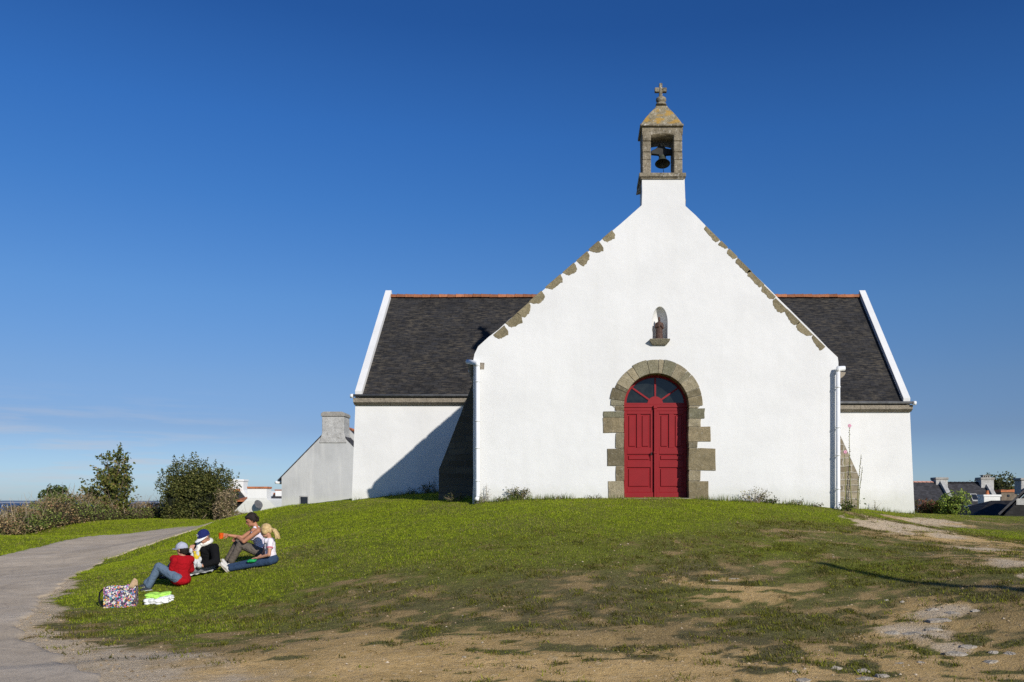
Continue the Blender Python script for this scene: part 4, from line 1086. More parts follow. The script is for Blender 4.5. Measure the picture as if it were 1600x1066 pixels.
C = MB().prism([Vector((a.x, D1 - .05, a.z - .28)), Vector((b_.x, D1 - .05, a.z - .28)), Vector((b_.x, D1 - .05, b_.z + .25)), Vector((b_.x + .16, D1 - .05, b_.z - .35)), Vector((a.x - .16, D1 - .05, b_.z - .35)), Vector((a.x, D1 - .05, b_.z + .25))], (0, 1.25, 0)).build('chimney', 'chimney_grey', G, bevel=.02)
MB().prism([Vector((a.x - .05, D1 - .11, a.z - .28)), Vector((b_.x + .05, D1 - .11, a.z - .28)), Vector((b_.x + .05, D1 - .11, a.z - .10)), Vector((b_.x - .1, D1 - .11, a.z)), Vector((a.x + .1, D1 - .11, a.z)), Vector((a.x - .05, D1 - .11, a.z - .10))], (0, 1.36, 0)).build('chimney_cap', 'chimney_cap', C, bevel=.02)
wf = MB().box(gp(468, 0).x, gp(482.5, 0).x, D1 - .03, D1 + .02, gp(0, 796).z, gp(0, 774.5).z).build('window', 'chimney_grey', G, bevel=.02)
MB().box(gp(470, 0).x, gp(481, 0).x, D1 - .05, D1 - .026, gp(0, 796).z, gp(0, 776.5).z).build('pane', 'window_dark', wf)

# white houses further left
H = thing('white_house', 'white house with slate roof and tall white chimney half behind the big bush', 'house', P(370, 800, 86), 'houses of the village')
MB().prism([P(a, b_, 86) for a, b_ in [(322, 835), (322, 808), (357, 767), (380.5, 766), (411, 802), (411, 835)]], (0, 9, 0)).build('wall', 'house_white', H)
quad_prism([P(326, 798, 83.6), P(401, 798, 83.6), P(375, 767, 85.9), P(345, 767, 85.9)], .12).build('roof', 'far_slate', H, uv='roofx')
MB().tube([P(340, 766.5, 85.9), P(375, 766.5, 85.9)], .16, 8).build('ridge_tiles', 'tile', H)
chimney(H, 357, 380, 749, 772, 85.98, 1.2, 'house_white', 'house_white')
dm = MB(); a = P(369, 782, 82.5); b_ = P(391.5, 806, 82.5)
DM = dm.box(a.x, b_.x - .5, 82.5, 85, b_.z - .5, a.z).build('dormer', 'dark_slate', H)
MB().box(b_.x - .5, b_.x - .08, 82.35, 84.6, b_.z - .5, a.z + .03).build('dormer_post', 'house_white', DM)
MB().add([(a.x - .2, 82.2, a.z), (b_.x, 82.2, a.z), (b_.x, 85.6, a.z + .35), (a.x - .2, 85.6, a.z + .35), (a.x - .2, 82.2, a.z - .12), (b_.x, 82.2, a.z - .12), (b_.x, 85.6, a.z + .2), (a.x - .2, 85.6, a.z + .2)], [(0, 1, 2, 3), (7, 6, 5, 4), (0, 4, 5, 1), (1, 5, 6, 2), (3, 2, 6, 7), (0, 3, 7, 4)]).build('dormer_roof', 'tile', DM)
B2 = thing('white_gable_house', 'white gable end with wide white chimney and satellite dish', 'house', P(405, 800, 78), 'houses of the village')
q = [P(a, b_, 78) for a, b_ in [(352, 830), (352, 812), (386.5, 779), (417, 779), (452, 812), (452, 830)]]
MB().prism(q, (0, 9, 0)).build('wall', 'house_white', B2)
MB().prism([P(386.5, 779.5, 77.98), P(386.5, 763.5, 77.98), P(416.7, 763.5, 77.98), P(416.7, 779.5, 77.98)], (0, 1.1, 0)).build('chimney', 'house_white', B2)
MB().prism([P(386, 763.4, 77.9), P(386, 760.5, 77.9), P(417.2, 760.5, 77.9), P(417.2, 763.4, 77.9)], (0, 1.26, 0)).build('chimney_cap', 'tile', B2)
for s_, (a, b_) in ((1, ((417, 780), (454, 813))), (-1, ((386.5, 780), (350, 813)))):
    MB().prism([P(*a, 78.5), P(*b_, 78.5), P(b_[0], b_[1] - 1.5, 78.5), P(a[0], a[1] - 1.5, 78.5)], (0, 8.6, 0)).build('roof', 'far_slate', B2, uv='roofy')
dc = P(404, 788, 77.5)
ds = MB(); nn = 16
ax = Vector((.75, -.5, .4)).normalized(); u_ = ax.orthogonal().normalized(); v_ = ax.cross(u_)
vs = [dc - ax * .08] + [dc + (u_ * math.cos(2 * math.pi * k / nn) + v_ * math.sin(2 * math.pi * k / nn)) * .42 for k in range(nn)]
ds.add(vs, [(0, 1 + k, 1 + (k + 1) % nn) for k in range(nn)]); ds.tube([dc - ax * .08, dc - ax * .2 + Vector((0, .5, 0))], .03, 6)
ds.build('satellite_dish', 'zinc', B2, smooth=True)
H, R, Dr_ = long_house('slate_house', 'slate roofed house with orange ridge tiles between white gable and grey gable', 409, 470, 88, 3.4, 771.5, 806, tile='tile')
chimney(H, 430, 441, 765, 776, 91, 1.0, 'house_white', 'tile')

# houses beyond the right transept
H, R, Dr_ = long_house('slate_house', 'slate roofed house with pinkish ridge tiles beside the right transept', 1395, 1489, 88, 3.6, 753, 794.5, coping='r')
chimney(H, 1462.5, 1481, 746, 768, 91.2, 1.3)
H, R, Dr_ = long_house('slate_house', 'slate roofed house with a skylight and grey chimney', 1494, 1562, 90, 3.7, 754, 799, coping='r', roof='far_slate', tile='far_slate')
C = chimney(H, 1533, 1553, 746, 771, 93, 1.3)
p0 = P(1532, 743, 93.3); 
for k in range(4): 
    pass
cb_ = MB(); a = P(1537, 746, 93.3); b2 = P(1546, 743.2, 93.3)
for k in range(4):
    x = a.x + (b2.x - a.x) * k / 3; cb_.box(x - .05, x + .05, 93.3, 93.9, a.z - .01, b2.z)
cb_.box(a.x - .12, b2.x + .12, 93.2, 94.0, b2.z, b2.z + .07); cb_.build('chimney_crown', 'chimney_cap', C)
def on_slope(px, py, De_, run, ridge_y, eave_y):
    """point of a roof slope seen at a picture position"""
    ze = EYE + (HZ - eave_y) * De_ / F; zr = EYE + (HZ - ridge_y) * (De_ + run) / F
    best = min((abs(EYE + (HZ - py) * (De_ + run * t) / F - (ze + (zr - ze) * t)), t) for t in np.linspace(0, 1, 200))
    return P(px, py, De_ + run * best[1])
sk = [on_slope(a, b_, 90, 3.7, 754, 799) for a, b_ in [(1519.5, 783.5), (1531, 783.5), (1525, 772.5), (1515, 772.5)]]
n_ = (sk[1] - sk[0]).cross(sk[3] - sk[0]).normalized(); n_ = n_ if n_.z > 0 else -n_
SKL = MB().prism([p + n_ * .005 for p in sk], n_ * .09).build('skylight', 'chimney_grey', R)
c = sum(sk, Vector()) / 4
MB().prism([c + (p - c) * .78 + n_ * .10 for p in sk], n_ * .01).build('skylight', 'window_dark', R)
# low dark roofs at the right edge
D4 = 62.0
B4 = thing('dark_roof_house', 'low house with dark hipped slate roof in front of the white chimney', 'house', P(1560, 815, D4), 'houses of the village')
q = [P(1517, 810, D4), P(1600, 810, D4), P(1600, 782, D4 + 4.0), P(1548.5, 782.3, D4 + 4.0)]
quad_prism(q, .1).build('roof', 'dark_slate', B4, uv='roofx')
MB().add([q[0], q[3], q[0] + Vector((-.0, 8, 0)), q[0] - Vector((0, 0, .1))], [(0, 1, 2)]).build('roof', 'dark_slate', B4, uv='roofx')
MB().box(q[0].x + .3, q[1].x - .3, D4 + .3, D4 + 7.5, zg1(q[0].x, D4) - .5, q[0].z - .06).build('wall', 'house_white', B4)
MB().tube([q[0] + Vector((0, -.06, -.06)), q[1] + Vector((0, -.06, -.06))], .06, 8).build('gutter', 'zinc', B4)
B5 = thing('dark_gable_house', 'dark roofed gable at the right edge with grey chimney on top', 'house', P(1600, 815, 56), 'houses of the village')
q = [P(1559, 805, 56), P(1605, 762, 56), P(1652, 805, 56)]
MB().prism([Vector((q[0].x + .4, 56, -2.5)), Vector((q[2].x - .4, 56, -2.5)), q[2] + Vector((-.4, 0, 0)), q[1] - Vector((0, 0, .3)), q[0] + Vector((.4, 0, 0))], (3.65, 7, 0)).build('wall', 'dark_slate', B5, uv='wall')
for a, b_ in ((q[0], q[1]), (q[2], q[1])):
    n_ = Vector((-(b_ - a).z, 0, (b_ - a).x)).normalized(); n_ = n_ if n_.z > 0 else -n_
    MB().prism([a + Vector((0, -.25, 0)), b_ + Vector((0, -.25, 0)), b_ + n_ * .14 + Vector((0, -.25, 0)), a + n_ * .14 + Vector((0, -.25, 0))], (3.9, 7.5, 0)).build('roof', 'far_slate', B5, uv='roofy')
chimney(B5, 1595.5, 1614, 747, 772, 57.5, .9)
wn = MB().box(P(1588, 0, 55.95).x, P(1600, 0, 55.95).x, 55.93, 55.99, P(0, 789, 56).z, P(0, 779, 56).z).build('window', 'chimney_grey', B5)
B6 = thing('white_chimney_house', 'house showing only its wide white chimney with an orange pot', 'house', P(1548, 815, 70), 'houses of the village')
a, b_ = P(1537.5, 773, 70), P(1563, 815, 70)
C = MB().box(a.x, b_.x, 70, 71.1, b_.z - 1, a.z - .16).build('chimney', 'house_white', B6, bevel=.02)
MB().box(a.x - .06, b_.x + .06, 69.94, 71.16, a.z - .155, a.z).build('chimney_cap', 'house_white', C)
MB().lathe((P(1547, 0, 70).x, 70.5, a.z), [(.001, -.02), (.17, -.02), (.15, .08), (.10, .32), (.12, .34), (.001, .34)], 12).build('chimney_pot', 'tile', C, smooth=True)
zr_ = P(0, 790, 71).z
MB().prism([Vector((a.x - 1.5, 71.1, zr_ - 3.5)), Vector((b_.x + 3, 71.1, zr_ - 3.5)), Vector((b_.x + 3, 71.1, zr_ - 1)), Vector((b_.x, 71.1, zr_)), Vector((a.x, 71.1, zr_)), Vector((a.x - 1.5, 71.1, zr_ - 1))], (0, 6, 0)).build('wall', 'house_white', B6)
B7 = thing('stone_house', 'brown stone gable building behind the white chimney', 'house', P(1576, 815, 100), 'houses of the village')
q = [P(1564.5, 815, 100), P(1564.5, 766.5, 100), P(1586, 765.5, 100), P(1588.5, 771, 100), P(1588.5, 815, 100)]
MB().prism(q, (0, 7, 0)).build('wall', 'far_stone', B7)
MB().prism([P(1564, 769, 99.9), P(1564, 765.5, 99.9), P(1586.5, 764.8, 99.9), P(1587.2, 769, 99.9)], (0, 7.2, 0)).build('roof', 'tile', B7)
MB().box(P(1574, 0, 99.97).x, P(1577.5, 0, 99.97).x, 99.94, 100.1, P(0, 776.5, 100).z, P(0, 773, 100).z).build('window', 'window_dark', B7)
tag(MB().tube([P(1560, 767.3, 99), P(1580, 764.8, 88), P(1596, 763.8, 80), P(1660, 758, 60)], .02, 5).build('overhead_wire', 'iron', None, P(1580, 764.5, 88)), 'thin overhead wire crossing to the grey chimney at the right edge', 'wire')

# ------------------------------------------------------------------ vegetation
def bush(name, label, c, r, n, size, cols, weights=None, lumps=16, sprays=40, core=True, cat='bush', group=None, twigs=0, seed=1, origin_z=None, spray_h=.25, core_col=(.012, .015, .006), loose=.12):
    """crown of many small leaves over uneven lumps, with stems inside"""
    global RNG
    RNG = np.random.default_rng(seed)
    c = Vector(c); r = Vector(r); q = random.Random(seed)
    base = Vector((c.x, c.y, origin_z if origin_z is not None else c.z - r.z))
    B = thing(name, label, cat, base, group)
    L_ = []
    for k in range(lumps):
        d = Vector((q.gauss(0, 1), q.gauss(0, 1), q.gauss(0.15, .9))).normalized() * q.uniform(.35, .88)
        L_.append((Vector((c.x + d.x * r.x, c.y + d.y * r.y, c.z + d.z * r.z)), q.uniform(.26, .46)))
    for k in range(lumps // 4):
        a = 6.28 * k / (lumps // 4); L_.append((Vector((c.x + math.cos(a) * r.x * .55, c.y + math.sin(a) * r.y * .55, base.z + .22 * r.z)), .40))
    lumps = len(L_)
    pts = []
    li = RNG.integers(0, lumps, n)
    dirs = RNG.normal(size=(n, 3)); dirs /= np.linalg.norm(dirs, axis=1)[:, None]
    rad = RNG.uniform(.45, 1.0, n) ** .5 * (1 + np.abs(RNG.normal(0, loose, n)))
    cen = np.array([tuple(L_[i][0]) for i in range(lumps)])[li]; lr = np.array([l[1] for l in L_])[li]
    pts = cen + dirs * (rad * lr)[:, None] * np.array([r.x, r.y, r.z])
    if sprays:
        sp = []
        for k in range(sprays):
            i = q.randrange(lumps); lc, l_ = L_[i]
            a = q.uniform(0, 6.28); o = lc + Vector((math.cos(a) * l_ * r.x * q.random(), math.sin(a) * l_ * r.y * q.random(), l_ * r.z * .8))
            d = Vector((q.gauss(0, .25), q.gauss(0, .25), 1)).normalized(); h = q.uniform(.4, 1.0) * spray_h * r.z
            m = max(6, int(h / size * 4))
            for j in range(m):
                p = o + d * h * (j / m); s_ = .6 * size * (1 - j / m * .6)
                sp.append((p.x + q.gauss(0, s_), p.y + q.gauss(0, s_), p.z + q.gauss(0, s_)))
        pts = np.vstack([pts, np.array(sp)])
    pts = pts[pts[:, 2] > base.z + .02]
    col = pal(len(pts), cols, .35, weights, 1.9)
    col *= (.7 + .6 * fbm(pts[:, 0] * 2 / max(r.x, .3), pts[:, 2] * 2 / max(r.z, .3) + pts[:, 1], seed, 3))[:, None]
    leaves('crown', pts, RNG.uniform(.6, 1.3, len(pts)) * size, col, 'leaf', B)
    st = MB()
    for k in range(max(4, lumps // 2) + twigs):
        lc, l_ = L_[k % lumps]
        tip = lc + Vector((q.gauss(0, .2) * r.x, q.gauss(0, .2) * r.y, q.uniform(-.2, .5 if k < twigs else .1) * r.z))
        b0 = base + Vector((q.gauss(0, .18) * r.x, q.gauss(0, .18) * r.y, -.05))
        mid = b0.lerp(tip, .5) + Vector((q.gauss(0, .08) * r.x, q.gauss(0, .08) * r.y, .1 * r.z))
        w_ = .009 * max(r) + .004
        st.tube([b0, mid, tip], [w_, w_ * .7, w_ * .3], 5)
    st.build('stem', 'twig', B)
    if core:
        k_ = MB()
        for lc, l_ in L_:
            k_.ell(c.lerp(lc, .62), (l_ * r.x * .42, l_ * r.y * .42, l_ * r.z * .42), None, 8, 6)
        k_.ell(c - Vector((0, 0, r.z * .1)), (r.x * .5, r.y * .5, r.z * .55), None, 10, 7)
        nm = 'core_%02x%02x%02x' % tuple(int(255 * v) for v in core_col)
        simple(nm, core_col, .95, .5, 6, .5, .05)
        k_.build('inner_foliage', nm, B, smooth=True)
    return B
DG = [[.036, .045, .012], [.060, .066, .018], [.022, .028, .010], [.095, .092, .028], [.075, .075, .022]]
g0 = hit(322, 812, 30); gy = 50.0
def at(px, Y): x = (px - XC) * Y / F; return x, Y, zg1(x, Y)
x, y, z = at(311, 50)
bush('evergreen_bush', 'big dense dark evergreen bush where the lane disappears', (x, y, z + 1.5), (2.1, 1.8, 1.68), 32000, .115, DG, None, 40, 150, True, 'bush', None, 6, 21, z, .42)
x, y, z = at(272, 49)
bush('evergreen_shrub', 'spindly upright evergreen shrub at the left side of the big bush', (x, y, z + 1.1), (.66, .6, 1.25), 4200, .12, DG, None, 12, 26, True, 'bush', None, 6, 22, z, .55)
x, y, z = at(352, 48.5)
bush('bare_shrub', 'brown half bare twiggy shrub at the right side of the big bush', (x, y, z + .95), (.8, .7, 1.25), 4200, .10, [[.13, .10, .06], [.18, .14, .09], [.09, .085, .035], [.22, .17, .10]], None, 14, 30, False, 'bush', None, 60, 23, z, .5)
x, y, z = at(86, 45.5)
bush('small_bush', 'small dark green bush rising out of the hedge left of the young tree', (x, y, z + 1.35), (.95, .8, .75), 2600, .15, [[.04, .06, .018], [.07, .085, .025], [.03, .04, .015]], None, 12, 16, True, 'bush', None, 5, 24, z, .4)

# young broad-leaved tree
def young_tree():
    global RNG
    RNG = np.random.default_rng(5); q = random.Random(31)
    TY = 48.6; x, y, z = at(181, TY); base = Vector((x, y, z))
    T_ = thing('young_tree', 'young broad-leaved tree with yellowing leaves growing out of the hedge', 'tree', base)
    m = TY / F
    def w(px, py, dy=0): return P(px, py, TY) + Vector((0, dy, 0))
    tr = MB(); top = w(189, 704)
    tr.tube([base - Vector((0, 0, .1)), w(181, 780), w(184, 750), w(187, 725), top], [.055, .047, .036, .024, .008], 8)
    for a in ((180, 790, 172, 715), (182, 795, 166, 760), (183, 785, 199, 740)):
        tr.tube([w(a[0], a[1]), w((a[0] + a[2]) / 2, (a[1] + a[3]) / 2 + 8, q.uniform(-.3, .3)), w(a[2], a[3], q.uniform(-.4, .4))], [.03, .022, .008], 6)
    tr.build('trunk', 'bark', T_)
    # crown outline (pixels): half widths by height
    hs = [(699, 187, 203, 1), (706, 178, 204, 1.4), (710, 152, 207, 3.5), (725, 148, 207, 6), (735, 152, 206, 7), (745, 143, 206, 9), (755, 133, 205, 10), (764, 126, 208, 11), (772, 128, 208, 10), (782, 138, 205, 9), (790, 146, 200, 6)]
    br = MB(); C = []
    wts = [h[3] for h in hs]
    for k in range(230):
        i = q.choices(range(len(hs)), wts)[0]
        py, xa, xb, _ = hs[i]
        u = q.random(); px = xa + (xb - xa) * u
        half = (xb - xa) * m * .5
        tip = w(px, py + q.uniform(-4, 5), q.uniform(-1, 1) * half * math.sqrt(max(.05, 1 - (2 * u - 1) ** 2)))
        sy = min(798, py + q.uniform(14, 34)); s = w(181 + (790 - sy) * .07, sy)
        mid = s.lerp(tip, .55) + Vector((0, 0, -.06))
        br.tube([s, mid, tip], [.012, .008, .003], 4, False)
        n_ = q.randint(14, 24)
        for j in range(n_):
            t = q.uniform(.55, 1.06); p = mid.lerp(tip, max(0, (t - .5) * 2)) + Vector((q.gauss(0, .075), q.gauss(0, .075), q.gauss(-.02, .06)))
            C.append(tuple(p))
    br.build('branch', 'twig', T_)
    C = np.array(C)
    cols = pal(len(C), [[.10, .115, .025], [.065, .085, .02], [.155, .145, .035], [.21, .15, .06], [.045, .055, .015]], .25, [.32, .28, .2, .08, .12], 1.35)
    leaves('crown', C, RNG.uniform(.10, .20, len(C)), cols, 'leaf', T_, aspect=.7, droop=-.6)
young_tree()

# bramble hedge along the lane
def hedge():
    global RNG
    RNG = np.random.default_rng(8); q = random.Random(4)
    line = np.array([(-34, 24), (-27.5, 28)] + [tuple(P(a, b_, Y)[:2]) for a, b_, Y in [(-40, 839, 31.5), (0, 839, 33.5), (75, 828, 40), (150, 817, 45.8), (215, 813, 49), (285, 811, 52), (345, 809, 54), (420, 805, 58)]])
    d = np.r_[0, np.cumsum(np.hypot(*np.diff(line, axis=0).T))]
    hts = np.array([.9, 1.0, 1.0, 1.02, 1.3, 1.5, .95, 1.1, 1.1, .9])
    H_ = thing('bramble_hedge', 'long brownish bramble hedge running along the far side of the lane', 'hedge', (line[3][0] - 1, line[3][1], zg1(*line[3])))
    n = 52000
    def place(n, lo=.0):
        t = RNG.uniform(0, d[-1], n); x = np.interp(t, d, line[:, 0]); y = np.interp(t, d, line[:, 1]); h = np.interp(t, d, hts)
        lump = .62 + .62 * fbm(t * .9, t * 0, 3, 4)
        v = RNG.uniform(lo, 1, n) ** .75                      # height fraction
        u = RNG.uniform(-1, 1, n) * np.sqrt(np.clip(1.08 - v ** 2, .03, 1)) * .95
        tx = np.gradient(line[:, 0], d); ty = np.gradient(line[:, 1], d)
        ax_ = np.interp(t, d, tx); ay_ = np.interp(t, d, ty)
        xx = x - .95 - ay_ * u + RNG.normal(0, .06, n); yy = y + .3 + ax_ * u + RNG.normal(0, .06, n)
        return xx, yy, zg(xx, yy) + v * h * lump * (1 + RNG.normal(0, .05, n)), t, v
    x, y, z, t, v = place(n)
    cols = pal(n, [[.125, .088, .042], [.17, .118, .058], [.085, .066, .028], [.06, .066, .02], [.19, .145, .08], [.11, .055, .03]], .35, [.25, .2, .2, .18, .11, .06], 2.3)
    gm = fbm(t * .7, v * 2, 77, 3)
    cols = np.where((gm > .56)[:, None], cols * np.array([.72, 1.15, .6]), cols) * (.6 + .8 * fbm(t * 2.5, v * 3, 78, 3))[:, None]
    leaves('crown', np.stack([x, y, z], 1), RNG.uniform(.05, .11, n), cols, 'leaf', H_)
    x, y, z, t, v = place(1500, .3)
    a = RNG.normal(0, .25, (1500, 3)); a[:, 2] = np.abs(RNG.normal(.35, .25, 1500))
    p = np.stack([x, y, z - .1], 1); w_ = RNG.uniform(.004, .011, 1500)[:, None] * np.array([[.9, .4, 0]])
    V = np.stack([p - w_, p + w_, p + a + w_ * .4, p + a - w_ * .4], 1).reshape(-1, 3)
    quads('twigs', V, np.repeat(pal(1500, [[.34, .27, .18], [.24, .18, .12], [.42, .34, .24]]), 4, 0), 'leaf', H_)['kind'] = 'stuff'
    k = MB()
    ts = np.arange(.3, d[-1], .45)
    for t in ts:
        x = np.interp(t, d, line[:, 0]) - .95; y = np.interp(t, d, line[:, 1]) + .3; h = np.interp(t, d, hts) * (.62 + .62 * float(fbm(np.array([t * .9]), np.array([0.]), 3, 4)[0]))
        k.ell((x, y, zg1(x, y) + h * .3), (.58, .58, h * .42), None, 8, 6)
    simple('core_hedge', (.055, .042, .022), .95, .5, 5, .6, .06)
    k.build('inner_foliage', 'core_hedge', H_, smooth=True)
hedge()
# dry umbel stalk right of the tree
u = thing('dry_umbel', 'dry umbel stalk standing above the hedge right of the young tree', 'plant', P(214, 800, 47))
b = MB(); s0 = P(213, 800, 47); s1 = P(215, 781, 47); b.tube([s0, s1], [.015, .01], 5)
for px, py in ((211, 774), (216, 772.5), (220, 776), (213, 777)): b.tube([s1, P(px, py, 47)], [.008, .005], 4); b.ell(P(px, py, 47), (.07, .07, .02), None, 6, 4)
b.build('stalk', 'twig', u)

# shrubs in front of the right hand houses
for px, Y, w_, h_, cols, lb, sd in [(1446, 33, .55, .42, [[.16, .06, .04], [.10, .06, .03], [.07, .08, .03]], 'low reddish shrub in front of the slate house beside the right transept', 41),
                            (1467, 33, .45, .40, [[.16, .17, .03], [.10, .13, .025], [.06, .08, .02]], 'low yellow green shrub between the reddish shrub and the tallest shrub', 42),
                            (1492, 32, .62, .66, [[.17, .20, .035], [.11, .15, .028], [.06, .09, .02]], 'taller bright green shrub in front of the grey coping', 43)]:
    x, y, z = at(px, Y)
    bush('garden_shrub', lb, (x, y, z + h_ * .8), (w_, w_, h_), 2200, .075, cols, None, 9, 8, True, 'shrub', 'shrubs in front of the village houses', 2, sd, z, .3)
x, y = (1562 - XC) * 118 / F, 118
bush('far_tree', 'dark tree rising behind the grey chimney at the right', (x, y, P(0, 766, 118).z), (2.3, 2, 2.4), 2600, .34, DG, None, 14, 12, True, 'tree', None, 2, 44, P(0, 806, 118).z, .3)
x = (1535 - XC) * 118 / F
bush('far_tree', 'small dark tree top just left of the grey chimney', (x, y + 1, P(0, 765, 118).z), (1.3, 1.3, 1.9), 1200, .34, DG, None, 10, 6, True, 'tree', None, 2, 45, P(0, 806, 118).z, .3)

# wall-side plants
def weed(name, label, px, Y, w_, h_, nst, nleaf, size, cols, seed, dots=None, cat='weed', group='weeds along the chapel wall', wall=True):
    q = random.Random(seed); x, y, z = at(px, Y)
    W = thing(name, label, cat, (x, y, z - .02), group)
    st = MB(); C = []; K = []
    for k in range(nst):
        a = q.uniform(-1, 1); tip = Vector((x + a * w_, y - abs(q.gauss(0, .3)) * w_ * .5 - .01, z + h_ * q.uniform(.45, 1) * (1.05 - .45 * abs(a))))
        b0 = Vector((x + a * w_ * .25, y - q.random() * .04, z - .02)); mid = b0.lerp(tip, .5) + Vector((-a * w_ * .12, 0, h_ * .08))
        st.tube([b0, mid, tip], [.006, .005, .002], 4, False)
        for j in range(nleaf):
            t = q.uniform(.2, 1.05); p = b0.lerp(mid, t * 2) if t < .5 else mid.lerp(tip, (t - .5) * 2)
            C.append((p.x + q.gauss(0, .035), min(p.y + q.gauss(0, .03), Y - .01 if wall else 99), p.z + q.gauss(0, .03)))
    st.build('stem', 'twig', W)
    C = np.array(C); col = pal(len(C), cols, .3)
    leaves('foliage', C, RNG.uniform(.6, 1.3, len(C)) * size, col, 'leaf', W)
GW = [[.09, .12, .03], [.06, .085, .022], [.14, .15, .05], [.20, .18, .09]]
YW = [[.30, .27, .06], [.22, .22, .07], [.12, .14, .04], [.33, .30, .2], [.25, .2, .12]]
weed('weed', 'leafy bushy weed against the white wall left of the door', 811, 19.92, .30, .36, 26, 16, .045, GW + [[.26, .24, .12]], 51)
weed('weed', 'tall thin flowering weed at the left corner of the facade', 759, 19.92, .16, .44, 9, 9, .028, GW + [[.4, .36, .28]], 52)
weed('weed', 'low leafy weed at the foot of the left drainpipe', 749, 19.85, .14, .16, 12, 12, .04, GW + [[.5, .45, .36]], 53)
weed('weed', 'wide wispy yellow flowering weed against the wall right of the door', 1180, 19.85, .36, .42, 30, 11, .034, YW, 54)
weed('weed', 'dark low leafy weed just right of the yellow flowering weed', 1203, 19.88, .20, .18, 14, 14, .045, [[.05, .07, .02], [.08, .1, .03]], 55)
weed('weed', 'low sparse weed on the wall foot midway to the right drainpipe', 1243, 19.9, .20, .15, 10, 10, .035, GW, 56)
weed('weed', 'small low weed at the wall foot close to the right drainpipe', 1277, 19.9, .13, .13, 8, 10, .035, GW, 57)
weed('weed', 'leafy clump at the foot of the right drainpipe', 1322, 19.8, .20, .24, 18, 14, .05, [[.06, .09, .02], [.10, .13, .03]], 58, wall=False)
weed('weed', 'low green tuft under the weed left of the door', 785, 19.9, .22, .14, 14, 12, .04, GW, 59)
weed('weed', 'dark leafy weed in the shade at the foot of the left transept', 668, 25.35, .3, .36, 14, 10, .05, GW, 60)
weed('weed', 'thin tall weed in the shade beside the left buttress', 680, 24.9, .16, .55, 8, 9, .035, GW, 61)
weed('weed', 'small weed in the shade midway along the left transept', 645, 25.35, .16, .24, 8, 9, .045, GW, 62)
weed('weed', 'leafy weed in the shade at the foot of the left buttress', 712, 20.9, .3, .28, 18, 12, .05, GW, 63)
weed('weed', 'little dry weed at the foot of the right transept wall', 1367, 25.35, .16, .3, 7, 8, .028, YW, 64)
weed('weed', 'low weed at the foot of the left door quoins', 930, 19.88, .22, .11, 12, 10, .03, GW, 65)
weed('weed', 'low green weed in the middle of the wall left of the door', 875, 19.88, .2, .10, 12, 10, .03, GW, 66)

def hollyhock(label, b0, t0, buds, flower, seed):
    q = random.Random(seed); Y = 20.72
    p0 = P(*b0, Y); p0.z = zg1(p0.x, Y) - .03; p1 = P(*t0, Y)
    Hh = thing('hollyhock', label, 'hollyhock', p0, 'hollyhocks beside the right buttress')
    mid = p0.lerp(p1, .5) + Vector((q.uniform(-.03, .03), 0, 0))
    MB().tube([p0, mid, p1], [.010, .008, .004], 6).build('stalk', 'holly_green', Hh)
    bd = MB(); zz = buds
    n = int((p1.z - p0.z) * (1 - zz) / .045)
    for k in range(n):
        t = zz + (1 - zz) * k / n; p = p0.lerp(mid, t * 2) if t < .5 else mid.lerp(p1, t * 2 - 1)
        a = q.uniform(0, 6.28); bd.ell(p + Vector((math.cos(a) * .013, math.sin(a) * .013, 0)), q.uniform(.008, .014), None, 7, 5)
    bd.build('bud', 'holly_dark', Hh)
    if flower:
        fl = MB(); c = P(*flower, Y - .03)
        for k in range(5):
            a = 2 * math.pi * k / 5; d = Vector((math.cos(a), -.35, math.sin(a)))
            fl.ell(c + d * .026, (.022, .010, .022), None, 8, 5)
        fl.build('flower', 'petal', Hh, smooth=True)
    lv = []
    for k in range(10): lv.append((p0.x + q.gauss(0, .08), Y - .06 + q.gauss(0, .03), p0.z + q.uniform(.03, .3)))
    leaves('foliage', np.array(lv), .055, pal(len(lv), GW, .25, None, 1.3), 'leaf', Hh)
simple('holly_green', (.19, .19, .05), .7, .2, 9, 0); simple('holly_dark', (.075, .065, .04), .8, .4, 9, 0)
hollyhock('tallest hollyhock with a pink flower at its top', (1331, 797), (1327, 667), .52, (1327.3, 665.5), 1)
hollyhock('hollyhock with a pink flower in front of the right buttress', (1320.5, 797), (1319, 708), .9, (1320.5, 706.5), 2)
hollyhock('hollyhock gone to seed leaning right of the buttress', (1339, 797), (1345.5, 710), .35, None, 3)
hollyhock('short thin hollyhock stalk on the far right of the group', (1341, 797), (1347.5, 729), .4, None, 4)

